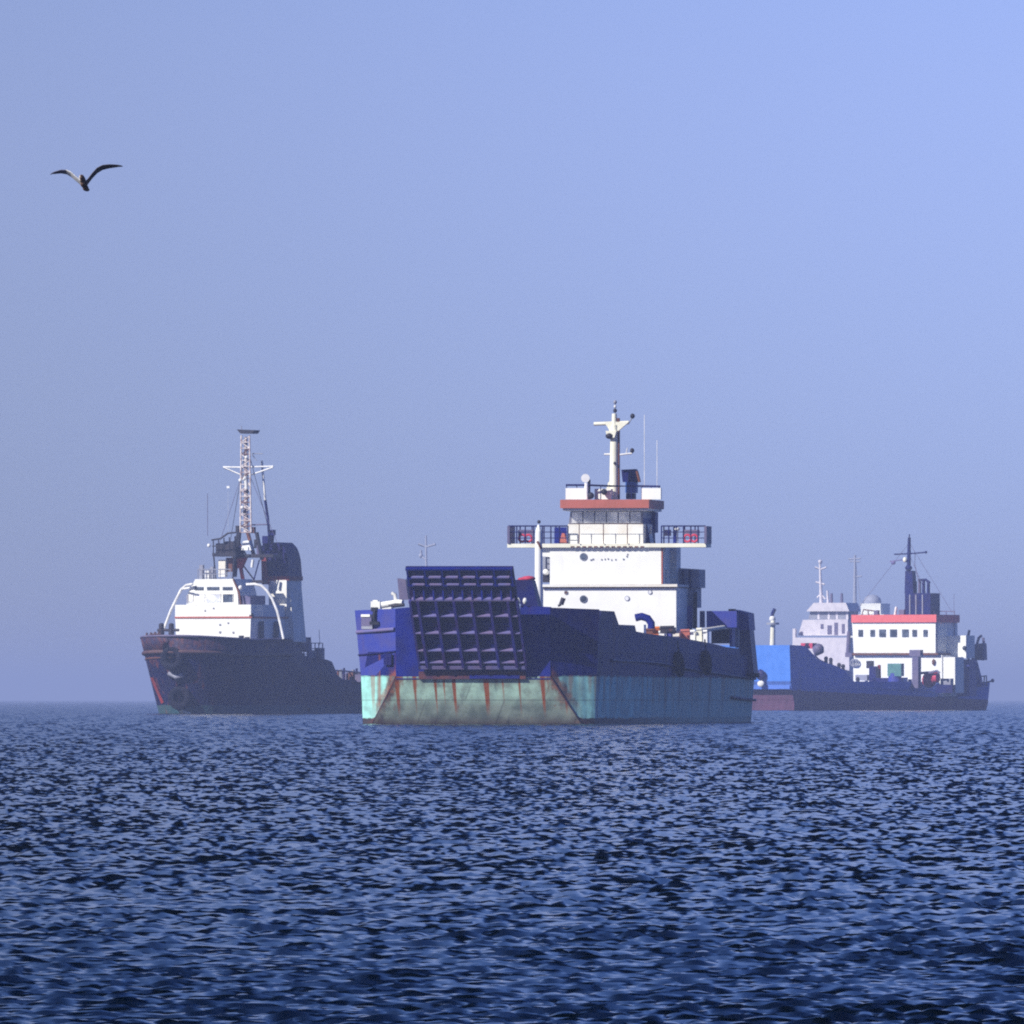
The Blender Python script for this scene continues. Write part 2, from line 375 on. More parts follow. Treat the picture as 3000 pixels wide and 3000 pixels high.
    an2 = N(n, 'Attribute'); an2.attribute_name = 'ripple'; n.links.new(an2.outputs['Fac'], b.inputs['Roughness'])
    bp = N(n, 'Bump'); bp.inputs['Strength'].default_value = 0.5; bp.inputs['Distance'].default_value = 0.02
    v = N(n, 'TexCoord').outputs['Object']
    n.links.new(noise(n, v, 9.0, 3, 0.6), bp.inputs['Height']); n.links.new(an.outputs['Vector'], bp.inputs['Normal'])
    n.links.new(bp.outputs[0], b.inputs['Normal'])
    me.materials.append(m)
    ob = bpy.data.objects.new('sea', me); COL.objects.link(ob); ob['kind'] = 'structure'
    return ob
make_sea()

def make_haze():
    mb = MB(); mb.box(-23500, 23500, -23500, 23500, -1.5, 38)
    m = bpy.data.materials.new('sea_haze'); m.use_nodes = True; n = m.node_tree; n.nodes.clear()
    o = n.nodes.new('ShaderNodeOutputMaterial'); pv = n.nodes.new('ShaderNodeVolumePrincipled')
    pv.inputs['Color'].default_value = (0.475, 0.585, 0.95, 1); pv.inputs['Density'].default_value = 0.00018
    pv.inputs['Anisotropy'].default_value = 0.0
    n.links.new(pv.outputs[0], o.inputs['Volume'])
    ob = mb.build('haze', m, None, kind='stuff')
make_haze()
# ================================================================ the landing craft in the middle
LC = Ship('landing_craft', 1386, 800.0, 10.0, 'rust streaked blue and turquoise landing craft with a raised bow ramp, nearest ship', 'ship')
P = LC.P; B3 = 3.12; DK = 4.7
hull_m = banded('landing_craft_hull_paint', [
    ((0.045, 0.045, 0.05), (0.05, 0.03, 0.035), 0.38),
    ((0.36, 0.78, 0.71), (0.24, 0.46, 0.43), B3),
    ((0.003, 0.009, 0.150), (0.006, 0.008, 0.095), 99)], rust=0.34, streak=0.8,
    fade=((0.085, 0.095, 0.25), 5.0, 44.0, 0.85, (0.40, 0.57, 0.50)), drips=(0.9, 3.1, 0.5), chine=(0.58, 6.95, 0.45))
rake_m = banded('bow_rake_paint', [
    ((0.09, 0.07, 0.06), (0.06, 0.04, 0.04), 0.30),
    ((0.26, 0.32, 0.27), (0.13, 0.17, 0.15), 1.45),
    ((0.44, 0.66, 0.54), (0.26, 0.34, 0.28), B3 + 1)], rust=0.22, streak=0.7, drips=(0.7, 3.1, 1.0), soft=0.5, dmap=(1.5, 0.0, 0.02), chine=(0.58, 6.95, 0.5))
fx = 5.1; sx, L0, SA = 7.80, 71.0, 2.0
def ring(z, yf, flare=0.0, ys=None):
    a = min(0.98, max(0, yf) / SA)
    xs = sx + flare; xf = fx + (xs - fx) * a
    ye = L0 + (0.8 if z > 1 else 0) - max(0, z - 3) * 0.45
    return [(-xf, yf, z), (xf, yf, z), (xs, SA, z), (xs, ye - 3, z), (xs - 0.9, ye, z), (-xs + 0.9, ye, z), (-xs, ye - 3, z), (-xs - 0.0, SA, z)]
rings = [ring(-1.2, 1.90, -0.3), ring(0.0, 1.43, -0.12), ring(B3, 0.0, 0.0), ring(DK, 0.0, 0.1)]
h = MB(); vs = [p for r_ in rings for p in r_]; fs = []
for k in range(3):
    for i in range(8):
        if i == 0 and k < 2: continue
        a, b_ = k*8 + i, k*8 + (i+1) % 8; fs.append((a, b_, b_+8, a+8))
fs += [tuple(range(24, 32)), tuple(range(7, -1, -1))]
# bow below the ramp is a plate of its own, so close behind it
fs += [(0, 1, 9, 8), (8, 9, 17, 16)]
h.add(vs, fs); LC.part('hull', h, hull_m)
# raked bow plate, set just proud
h = MB(); o = -0.03
h.plate([(-fx - 1.80, 1.41 + o, 0.02), (fx + 1.80, 1.41 + o, 0.02), (fx - 0.02, o, B3 - 0.03), (-fx + 0.02, o, B3 - 0.03)], (0, -0.03, -0.02))
LC.part('bow_rake_plate', h, rake_m)
# rusty chines and the dark skid plates over the ramp sill
for sgn in (-1, 1):
    h = MB(); h.tube([(sgn*(fx+1.86), 1.44, -0.02), (sgn*(fx+0.75), 0.55, 1.80), (sgn*fx, -0.02, B3)], 0.05, 6)
    LC.part('chine', h, M['sill'])
h = MB(); h.box(-2.75*1.3, 3.5, -0.16, -0.02, 2.92, 3.42); LC.part('ramp_sill', h, M['sill'])
h = MB(); h.box(-0.2, 3.1, -0.20, -0.165, 2.95, 3.2); LC.part('sill_plate', h, M['navy'])

# bulwarks above the deck, following the measured sheer
zt = lambda px, py, y: P(px, py, y).z
Z0 = zt(1160, 1783, 0)
def bul(name, pts, x, th, mat=None):   # pts (y, z) top edge along one side
    poly = [(x, y, z) for y, z in pts]; poly = [(x, pts[0][0], DK - 0.05)] + poly + [(x, pts[-1][0], DK - 0.05)]
    h = MB(); h.plate(poly, (th, 0, 0)); return LC.part(name, h, mat or hull_m)
h = MB(); LC.trap(h, (1158, 1783), (1238, 1775), (1160, 1990), (1238, 1990), -0.015, 0.5); hb = LC.part('bow_plate', h, M['navy'])
h = MB(); LC.trap(h, (1524, 1775), (1612, 1778), (1524, 1990), (1613, 1990), -0.015, 0.5); LC.part('bow_plate', h, M['navy'])
for sgn, c in ((-1, 'lit_worn_blue'), (1, 'navy_dark')):  # sunlit shoulder paler, shaded one darker: light and shade put into the paint
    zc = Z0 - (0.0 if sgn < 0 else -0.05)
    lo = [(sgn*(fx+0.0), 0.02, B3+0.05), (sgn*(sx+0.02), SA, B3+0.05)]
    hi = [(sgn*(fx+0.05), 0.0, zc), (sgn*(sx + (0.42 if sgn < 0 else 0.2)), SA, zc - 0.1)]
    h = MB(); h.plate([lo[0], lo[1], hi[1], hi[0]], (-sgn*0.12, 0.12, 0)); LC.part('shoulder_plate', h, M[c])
side_px = [(5.0, 1783), (8.0, 1786)]
ytop = []
def side_y(px):      # frame station where the starboard side plane passes a measured column
    k = (px - 1500) / FPX; x = sx + 0.1
    return (x * (LC.c + k * LC.s) + LC.O[0] - k * LC.O[1]) / (k * LC.c - LC.s) * 1.0
for px, py in [(1800, 1791), (1813, 1830), (1860, 1832), (1864, 1850), (1900, 1857), (1960, 1864), (2020, 1873), (2080, 1884), (2130, 1896), (2168, 1900)]:
    y = side_y(px); ytop.append((y, P(px, py, y).z))
prof = [(SA, Z0 - 0.05), (2.7, Z0 - 0.1), (2.75, Z0 - 0.5), (3.1, Z0 - 0.5), (3.15, Z0 - 0.12)] + [q for q in ytop if q[0] > 6.2]
bul('bulwark', prof, sx + 0.1, -0.12); bul('bulwark', [(SA, Z0-.1)] + prof[5:], -sx - 0.1, 0.12)
ye = L0 - 3.5
h = MB(); h.box(-fx, fx, 0.6, 0.75, DK, 5.6); LC.part('deck_coaming', h, M['navy_dark'])
# stern bulwark block with its dark opening
zt1, zt2, zt3 = P(2120, 1790, 62).z, P(2120, 1842, 62).z, P(2120, 1896, 62).z
h = MB(); h.box(sx - 0.5, sx + 0.02, 57.5, 63.0, zt2, zt1 - 0.15); h.box(sx - 0.1, sx + 0.08, 58.2, 59.6, zt3, zt2)
LC.part('poop_side_plate', h, M['lit_worn_blue'])
h = MB(); LC.bx(h, 2070, 2158, 1790, 1838, 55.0, 0.2); LC.part('poop_front_plate', h, M['lit_worn_blue'])
h = MB(); LC.trap(h, (2150, 1786), (2192, 1796), (2158, 1846), (2196, 1846), 62.0, 2.6); LC.part('poop_end_block', h, M['lit_worn_blue'])
h = MB(); LC.trap(h, (2158, 1846), (2196, 1846), (2172, 1985), (2210, 1985), 65.2, 2.0); LC.part('stern_quarter', h, M['purple'])
h = MB(); LC.bx(h, 2084, 2160, 1842, 1885, 63.5, 0.2); LC.part('poop_recess', h, M['dark'])  # dark sheet standing for the shade inside the opening
h = MB(); LC.bx(h, 2154, 2164, 1842, 1898, 61.0, 0.3); LC.part('poop_pillar', h, M['grey'])
h = MB(); LC.bx(h, 2134, 2152, 1784, 1794, 58.3, 0.6); LC.part('fairlead', h, M['dark'])
# rubbing strakes
def strake(pts, r, mat='navy_dark'):
    h = MB(); h.tube([(sx + 0.12 if q[0] > 0 else -sx-0.12, q[1], q[2]) for q in pts], r, 6); return LC.part('rubbing_strake', h, M[mat])
sp_ = []
for px, py in [(1790, 1934), (1850, 1936), (1930, 1943), (2000, 1956), (2080, 1970), (2150, 1980), (2212, 1988)]:
    y = side_y(px); sp_.append((1, min(y, 68.5), P(px, py, min(y, 68.5)).z))
strake(sp_, 0.11)
h = MB(); a = P(1160, 1843, 0.0); b_ = P(1062, 1852, SA)
h.tube([(-fx-0.1, -0.02, a.z), (-sx-0.28, SA, b_.z)], 0.13, 6); LC.part('rubbing_strake', h, M['ledge'])
h = MB(); h.tube([(-fx-0.05, -0.02, a.z-1.45), (-sx-0.18, SA, b_.z-1.5)], 0.06, 6); LC.part('rubbing_strake', h, M['navy_dark'])
strake([(1, 58, 1.75), (1, 68.4, 1.55)], 0.10)
h = MB(); h.box(-0.06, 0.06, -0.07, 0, 0, 0)
# fairlead opening, rusty stained patch and anchor on the sunlit shoulder
def on_shoulder(px, py):      # port shoulder plane from (-fx,0) to (-sx-.3,5)
    best = min((abs((-fx - 1.46*y_) - P(px, py, y_).x), y_) for y_ in np.linspace(0, SA, 60))[1]
    p = P(px, py, best); return Vector((p.x - 0.06, p.y - 0.10, p.z))
def shoulder_patch(name, px0, px1, py0, py1, mat, th=0.08):
    h = MB(); q = [on_shoulder(px0, py1), on_shoulder(px1, py1), on_shoulder(px1, py0), on_shoulder(px0, py0)]
    h.plate(q, (-th*0.6, -th*0.8, 0)); return LC.part(name, h, mat)
shoulder_patch('mooring_port', 1064, 1094, 1806, 1834, M['purple'])
shoulder_patch('mooring_port_lip', 1066, 1092, 1800, 1807, M['white_stained'], 0.16)
shoulder_patch('mooring_shelf', 1064, 1096, 1822, 1843, M['grey'], 0.06)
shoulder_patch('anchor_recess', 1130, 1152, 1914, 1948, M['navy_dark'])
h = MB(); a = on_shoulder(1104, 1786); b_ = on_shoulder(1102, 1826)
h.tube([a, (a + b_) / 2 + Vector((-0.1, -0.1, 0)), b_], 0.12, 6); h.box(b_.x-0.32, b_.x+0.28, b_.y-0.25, b_.y-0.05, b_.z-0.1, b_.z+0.12); h.box(a.x-.3, a.x+.1, a.y-.1, a.y+.4, a.z-.1, a.z+.15)
LC.part('anchor', h, M['dark'])
# forecastle gear, white
h = MB(); LC.bx(h, 1086, 1113, 1762, 1783, 4.5, 0.8); LC.bx(h, 1092, 1106, 1758, 1764, 4.6, 0.4); LC.part('mooring_winch', h, M['white'])
h = MB(); LC.bx(h, 1120, 1146, 1764, 1786, 3.2, 0.9); h.cyl(P(1118, 1773, 3.3), P(1150, 1768, 3.3), 0.22); LC.part('mooring_winch', h, M['white'])
h = MB(); h.tube([P(1140, 1768, 2.8), P(1162, 1763, 2.4), P(1180, 1764, 2.2)], 0.16, 8); h.tube([P(1160, 1765, 2.4), P(1157, 1742, 2.4), P(1147, 1738, 2.4)], 0.13, 8); LC.part('mooring_arm', h, M['white'])
h = MB(); h.tube([P(1150, 1776, 2.2), P(1184, 1772, 2.0)], 0.12, 6); LC.part('mooring_bar', h, M['dark'])
h = MB(); LC.bx(h, 1196, 1204, 1755, 1768, -0.3, 0.2); LC.part('deck_light', h, M['ledge'])
for px in (1518, 1538):
    h = MB(); h.ball(P(px, 1761, -0.2), 0.16, 8, (1, 1, 1.4)); LC.part('deck_light', h, M['lamp'])

# ---- the bow ramp, raised and leaning forward: backing sheet, ribs and ledges
bl, br, tl, tr = P(1231, 1957, -0.35), P(1543, 1957, -0.35), P(1186, 1661, -3.7), P(1503, 1661, -3.7)
ex = ((br - bl) + (tr - tl)) / 2; W_ = ex.length; ex.normalize(); et = ((tl - bl) + (tr - br)) / 2; Ht = et.length; et.normalize()
en = ex.cross(et); en.normalize()
if en.y > 0: en = -en
org = bl
rampo = bpy.data.objects.new('bow_ramp_origin', None)
def rp(s_, t, d): return org + ex * s_ + et * t + en * d
def rbox(mb, s0, s1, t0, t1, d0, d1):
    b = [rp(s0, t0, d1), rp(s1, t0, d1), rp(s1, t0, d0), rp(s0, t0, d0)]; t = [rp(s0, t1, d1), rp(s1, t1, d1), rp(s1, t1, d0), rp(s0, t1, d0)]
    return mb.hexa(b, t)
tt = lambda py: (1957 - py) / (1957 - 1661) * Ht
ss = lambda px, py: (px - (1231 - (1957 - py) / 296 * 45)) / 314.0 * W_
h = MB(); rbox(h, 0.0, W_, 0, Ht, -0.14, 0.0); ramp_o = LC.part('bow_ramp', h, M['ramp_paint'])
def sub(name, mb, mat): return mb.build(name, mat, ramp_o)
top_split = tt(1756)
# lower field: six deep ribs and five rows of ledges
for i in range(6):
    s_ = ss(1240, 1860) + 0.12 + i * (52.6 / 314 * W_) - 0.1
    h = MB(); rbox(h, s_ - 0.085, s_ + 0.085, tt(1948), top_split, 0.0, 0.42); sub('rib', h, M['rib_paint'])
for k, py in enumerate((1799, 1849, 1900, 1935)):
    h = MB(); rbox(h, 0.10, W_ - 0.10, tt(py) - 0.03, tt(py) + 0.03, 0.0, 0.36)
    sub('ledge', h, M['ledge'])
for py in (1775, 1826, 1876):
    h = MB(); rbox(h, 0.3, W_ - 0.3, tt(py) - 0.03, tt(py) + 0.03, 0.0, 0.10); sub('stiffener', h, M['rib_paint'])
h = MB(); rbox(h, -0.05, W_ + 0.05, tt(1955), tt(1946), 0.0, 0.30); sub('toe_bar', h, M['ledge'])
for s_ in (0.02, W_ - 0.02):
    h = MB(); rbox(h, s_ - 0.07, s_ + 0.07, 0, top_split, -0.1, 0.30); sub('side_beam', h, M['rib_paint'])
# upper flap: two rows of six shallow cells, a row of short brackets under them
for py in (1664, 1690, 1711):
    h = MB(); rbox(h, 0.02, W_ - 0.02, tt(py) - 0.055, tt(py) + 0.055, 0.0, 0.26); sub('flap_beam', h, M['navy'])
for py in (1686, 1707):
    for i in range(6):
        s_ = 0.28 + i * (W_ - 0.3) / 6
        h = MB(); rbox(h, s_ + 0.06, s_ + 0.86, tt(py) - 0.06, tt(py) + 0.02, 0.03, 0.30); sub('cell_plate', h, M['ledge'])  # sunlit cell bottoms put in as pale plates
for i in range(7):
    s_ = 0.12 + i * (W_ - 0.24) / 6
    h = MB(); rbox(h, s_ - 0.05, s_ + 0.05, tt(1711), tt(1664), 0.0, 0.25); sub('flap_rib', h, M['navy'])
for i in range(11):
    s_ = 0.35 + i * (W_ - 0.7) / 10
    h = MB(); h.add([rp(s_-.05, tt(1716), 0), rp(s_+.05, tt(1716), 0), rp(s_-.05, tt(1750), 0), rp(s_+.05, tt(1750), 0), rp(s_-.05, tt(1750), .36), rp(s_+.05, tt(1750), .36)],
        [(0,1,3,2), (0,4,5,1), (2,3,5,4), (0,2,4), (1,5,3)]); sub('bracket', h, M['navy'])
h = MB(); rbox(h, 0.15, W_ - 0.15, tt(1754), tt(1749), 0.0, 0.34); sub('fold_beam', h, M['ledge'])
# ramp hoist towers each side
h = MB(); LC.trap(h, (1164, 1694), (1188, 1698), (1170, 1757), (1196, 1757), 0.6, 1.0); LC.part('ramp_hoist_tower', h, M['purple'])
h = MB(); LC.trap(h, (1500, 1698), (1558, 1700), (1528, 1780), (1578, 1780), 0.8, 1.4); LC.part('ramp_hoist_tower', h, M['navy_dark'])
h = MB(); h.ball(P(1548, 1695, 6.0), 0.5, 10, (1.0, 1, 0.36)); h.ball(P(1530, 1697, 6.0), 0.32, 8, (1.0, 1, 0.4)); LC.part('canvas_cover', h, M['pink'])

# ---- superstructure
YH = 52.0
white, stain = M['white'], M['white_stained']
h = MB(); LC.trap(h, (1588, 1722), (1981, 1722), (1588, 1880), (1981, 1880), YH, 7.0); LC.part('lower_deckhouse', h, white)
h = MB(); LC.bx(h, 1583, 1984, 1712, 1719, YH - 0.3, 7.6); LC.part('deck_edge', h, stain)
h = MB(); LC.bx(h, 1590, 1980, 1719.5, 1722.5, YH - 0.12, 0.12); LC.part('rust_line', h, M['rust'])
h = MB(); LC.bx(h, 1611, 1937, 1604, 1711, YH + 0.1, 6.3); LC.part('upper_deckhouse', h, white)
h = MB(); LC.bx(h, 1937.5, 1941, 1606, 1711, YH + 0.12, 0.3); LC.part('corner_post', h, M['red'])
h = MB(); LC.bx(h, 1590, 1611, 1604, 1700, YH + 4.5, 0.3); LC.part('side_screen', h, M['grey'])
h = MB(); LC.bx(h, 1590, 1608, 1682, 1706, YH + 1.6, 0.6); LC.part('deck_locker', h, M['dark'])
h = MB(); h.ball(P(1599, 1676, YH + 1.4), 0.22, 8); LC.part('deck_lamp', h, M['lamp'])
# bridge deck with wings
h = MB(); a = P(1486, 1593, YH - 0.2); b_ = P(2068, 1603, YH - 0.2)
h.box(a.x, b_.x, YH - 0.2, YH + 2.1, b_.z, a.z); LC.part('bridge_wing_deck', h, M['cream'])
h = MB(); LC.trap(h, (1566, 1603), (1611, 1603), (1588, 1630), (1611, 1632), YH + 0.2, 0.15); LC.part('wing_bracket', h, white)
h = MB(); LC.bx(h, 1944, 1982, 1604, 1712, YH + 4.0, 1.8); LC.part('side_house', h, M['white_stained'])
h = MB(); LC.bx(h, 1952, 1959, 1668, 1710, YH + 2.0, 0.2); LC.part('side_post', h, white)
# wheelhouse: lower panel, sloping window band, roof
h = MB(); LC.bx(h, 1664, 1884, 1535, 1593, YH + 0.5, 5.2); LC.part('wheelhouse_wall', h, stain)
h = MB(); LC.trap(h, (1672, 1494), (1884, 1494), (1666, 1535), (1882, 1535), YH + 0.8, 4.9, YH + 0.35); LC.part('wheelhouse_window_band', h, M['grey'])
def pane(x0, x1, y0, y1, d=0.12, mat='glass_grey'):
    h = MB(); A, B_, C_, D_ = P(x0, y1, YH + 0.8 - d), P(x1, y1, YH + 0.8 - d), P(x1 , y0, YH + 0.35 - d), P(x0, y0, YH + 0.35 - d)
    h.plate([A, B_, C_, D_], (0, 0.05, 0)); return LC.part('window', h, M[mat])
for i in range(6):
    x0 = 1675 + i * 34.4; pane(x0, x0 + 31, 1499, 1532)
h = MB(); a = P(1884, 1494, YH + 1.0); b_ = P(1884, 1592, YH + 1.0); h.box(a.x - 0.05, a.x + 0.04, YH + 1.0, YH + 5.4, b_.z, a.z); LC.part('wheelhouse_side', h, M['navy'])
h = MB(); LC.trap(h, (1884, 1535), (1895, 1535), (1890, 1592), (1905, 1592), YH + 1.8, 0.15); LC.part('side_door_frame', h, M['navy'])
h = MB(); LC.bx(h, 1896, 1920, 1500, 1560, YH + 4.4, 1.2); LC.part('side_locker', h, M['navy'])
h = MB(); h.tube([P(1912, 1545, YH+2), P(1918, 1592, YH+2)], 0.06, 5); LC.part('side_stay', h, M['navy'])
h = MB(); h.tube([P(1908, 1540, YH + 2.2), P(1905, 1565, YH + 2.2)], 0.10, 6); LC.part('lifebuoy_rack', h, M['lamp'])
a, b_ = P(1641, 1464, YH - 0.5), P(1901, 1488, YH - 0.5)
h = MB(); h.box(a.x, b_.x, YH - 0.5, YH + 6.0, b_.z, a.z); LC.part('wheelhouse_roof', h, M['red'])
h = MB(); h.box(a.x + 0.15, b_.x - 0.1, YH - 0.3, YH + 5.6, b_.z - 0.18, b_.z - 0.01); LC.part('roof_soffit', h, M['white_stained'])
# upper bridge bulwarks, rails
for x0, x1 in ((1657, 1713), (1880, 1936)):
    h = MB(); LC.bx(h, x0, x1, 1430, 1463, YH + 0.2, 0.4); LC.part('monkey_island_screen', h, white)
h = MB(); LC.bx(h, 1742, 1790, 1432, 1463, YH + 0.9, 0.8); LC.part('flag_locker', h, white)
h = MB(); h.tube([P(1658, 1421, YH+.3), P(1716, 1421, YH+.3), P(1790, 1424, YH+.5), P(1872, 1424, YH+.5), P(1934, 1425, YH+.3)], 0.075, 6)
for x in (1660, 1690, 1716, 1760, 1850, 1880, 1908, 1932): h.tube([P(x, 1422, YH+.35), P(x, 1464, YH+.35)], 0.035, 5)
LC.part('railing', h, M['navy_dark'])
h = MB(); h.ball(P(1770, 1441, YH + 0.6), 0.22, 10); LC.part('vent_mouth', h, M['dark'])
h = MB(); h.ball(P(1731, 1452, YH + 0.3), 0.24, 10); LC.part('vent_mouth', h, M['dark'])
h = MB(); h.cyl(P(1718, 1463, YH + 0.3), P(1718, 1415, YH + 0.3), 0.14); h.cyl(P(1715, 1401, YH + 0.2), P(1715, 1401, YH + 0.6), 0.30, 0.30, 16); LC.part('searchlight', h, M['lamp'])
h = MB(); h.cyl(P(1725, 1463, YH + 0.6), P(1726, 1405, YH + 0.6), 0.10); LC.part('searchlight_stand', h, M['dark'])
# main mast
YM = YH + 2.2
h = MB(); h.cyl(P(1798, 1463, YM), P(1800, 1245, YM), 0.33, 0.27, 12); LC.trap(h, (1782, 1412), (1796, 1412), (1768, 1463), (1796, 1463), YM - 0.2, 0.5)
mast = LC.part('mast', h, M['cream'])
def msub(name, mb, mat): return mb.build(name, mat, mast)
h = MB(); a = P(1798, 1420, YM); h.box(a.x + 0.24, a.x + 0.40, YM - 0.1, YM + 0.25, P(1798, 1463, YM).z, P(1798, 1225, YM).z); msub('mast_shade_strip', h, M['rust'])  # brown strip up the mast's right: its shaded side put into colour
h = MB(); h.cyl(P(1800, 1250, YM), P(1800, 1212, YM), 0.20, 0.17, 10); msub('topmast', h, M['cream'])
h = MB(); LC.trap(h, (1770, 1236), (1842, 1236), (1786, 1262), (1812, 1262), YM - 0.15, 0.3); h.tube([P(1740, 1242, YM), P(1842, 1238, YM)], 0.13, 8); msub('yardarm', h, M['cream'])
h = MB(); h.tube([P(1770, 1331, YM), P(1798, 1331, YM)], 0.08, 6); h.tube([P(1800, 1334, YM), P(1852, 1328, YM)], 0.07, 6); h.tube([P(1834, 1331, YM), P(1838, 1312, YM)], 0.04, 5); msub('lower_yard', h, M['lamp'])
for px, py, r_, mt in ((1786, 1277, 0.30, 'dark'), (1802, 1203, 0.14, 'dark'), (1853, 1219, 0.17, 'dark'), (1852, 1320, 0.16, 'dark'), (1802, 1178, 0.13, 'grey'), (1802, 1191, 0.10, 'lamp'), (1801, 1357, 0.10, 'dark')):
    h = MB(); c_ = P(px, py, YM - 0.35); h.ball(c_, r_, 10, (1, 1, 0.75) if r_ == 0.30 else (1, 1, 1.1)); msub('signal_lamp', h, M[mt])
h = MB(); LC.trap(h, (1774, 1262), (1806, 1262), (1778, 1282), (1800, 1282), YM - 0.5, 0.5); msub('lamp_platform', h, M['cream'])
h = MB(); h.tube([P(1802, 1212, YM), P(1802, 1172, YM)], 0.045, 5); msub('lamp_rod', h, M['grey']); h = MB(); h.tube([P(1842, 1240, YM), P(1853, 1222, YM)], 0.04, 5); msub('lamp_rod', h, M['grey'])
h = MB(); LC.bx(h, 1832, 1862, 1412, 1444, YM + 1.2, 1.0); LC.part('funnel_casing', h, M['mid_blue'])
h = MB(); LC.trap(h, (1820, 1376), (1862, 1374), (1824, 1412), (1872, 1412), YM + 1.3, 0.8); LC.part('exhaust_stack', h, M['navy_dark'])
h = MB(); LC.bx(h, 1834, 1858, 1445, 1462, YM + 1.2, 0.8); LC.part('casing_base', h, M['navy_dark'])
h = MB(); h.tube([P(1866, 1380, YM + 1), P(1874, 1412, YM + 1)], 0.10, 6); LC.part('exhaust_pipe', h, M['rust'])
for px, y0, y1 in ((1888, 1215, 1425), (1925, 1290, 1430)):
    h = MB(); h.tube([P(px, y1, YH + 2), P(px, y0, YH + 2)], 0.022, 5); LC.part('whip_antenna', h, M['lamp'])
# wing rails and screens
def rail(x0, x1, yt, yb, y, n, mat='navy_dark', r_=0.045, bars=3):
    h = MB()
    for i in range(n): x = x0 + (x1 - x0) * i / (n - 1); h.tube([P(x, yb, y), P(x, yt, y)], r_ * 1.1, 5)
    for k in range(bars): yy = yt + (yb - yt) * k / bars; h.tube([P(x0, yy, y), P(x1, yy, y)], r_ * (1.1 if k == 0 else 0.7), 5)
    return LC.part('railing', h, M[mat])
rail(1489, 1664, 1541, 1594, YH - 0.15, 8); rail(1938, 2067, 1541, 1594, YH - 0.15, 7)
rail(1489, 1664, 1541, 1594, YH + 2.0, 6); rail(1945, 2067, 1541, 1594, YH + 2.0, 5)
for x in (1489, 2066): h = MB(); LC.bx(h, x - 3, x + 4, 1541, 1592, YH - 0.3, 2.2); LC.part('wing_end_post', h, M['purple'])
for x0, x1, c in ((1518, 1562, 'purple'), (1624, 1660, 'navy'), (1944, 1966, 'purple'), (1972, 1982, 'navy'), (2000, 2050, 'purple')):
    h = MB(); LC.bx(h, x0, x1, 1552 if c == 'purple' else 1545, 1570 if c == 'purple' else 1592, YH + 1.7, 0.06); LC.part('rail_screen', h, M[c])
for x in (1530, 1548, 2014, 2034):
    h = MB(); h.torus(P(x, 1577, YH + 1.4), (0, 1, 0), 0.24, 0.08, 14, 6); LC.part('lifebuoy', h, M['pink'])
h = MB(); LC.trap(h, (1646, 1562), (1652, 1562), (1638, 1592), (1660, 1592), YH + 1.2, 0.4); LC.part('rust_red_box', h, M['red'])
h = MB(); h.ball(P(1984, 1550, YH), 0.20, 8, (1, 1, .7)); h.tube([P(1985, 1552, YH), P(1986, 1594, YH)], 0.04, 5); LC.part('wing_lamp', h, M['lamp'])
# rail in front of the wheelhouse
h = MB()
for x in (1697, 1768, 1838): h.tube([P(x, 1593, YH - 0.3), P(x, 1534, YH - 0.3)], 0.035, 5)
h.tube([P(1666, 1535, YH - 0.3), P(1884, 1535, YH - 0.3)], 0.02, 5); LC.part('railing', h, M['rust'])
h = MB()
for i in range(13): x = 1672 + i * 17; LC.bx(h, x, x + 10, 1600, 1603.5, YH - 0.24, 0.05)
LC.part('edge_shadow_row', h, M['rust'])  # brown dashes standing for the broken shadow under the deck edge
# portholes
for px, py, r_, mt in ((1709, 1631, 9.5, 'glass'), (1709, 1755, 9.5, 'glass'), (1837, 1753, 5.5, 'glass_grey'), (1904, 1735, 4.5, 'glass_grey'), (1658, 1736, 4, 'rust')):
    yy = (YH + 0.1 if py < 1700 else YH) - 0.07
    c_ = P(px, py, yy); rr = r_ * 0.0236
    h = MB(); h.cyl(c_ + Vector((0, 0.10, 0)), c_, rr, rr, 16); po = LC.part('porthole', h, M[mt])
    h = MB(); h.torus(c_ + Vector((0, 0.03, 0)), (0, 1, 0), rr + 0.02, 0.03, 18, 6); h.build('rim', M['grey'], po)
# small fittings across the upper house front (worn lettering too faint to read, lamp brackets)
for px, py, w_ in ((1731, 1640, 5), (1737, 1638, 4), (1762, 1639, 3), (1772, 1638, 2.5), (1781, 1637, 3), (1791, 1640, 2.5), (1803, 1639, 2.5), (1826, 1638, 4), (1836, 1630, 3.5), (1838, 1624, 3)):
    h = MB(); LC.bx(h, px - w_/2, px + w_/2, py - 2, py + 2, YH + 0.04, 0.07); LC.part('fitting', h, M['grey'])
h = MB(); h.tube([P(1651, 1752, YH - 1.2), P(1644, 1771, YH - 1.2)], 0.17, 8); h.tube([P(1644, 1771, YH-1.2), P(1635, 1775, YH-1.2)], 0.09, 6); LC.part('boom_head', h, M['dark'])
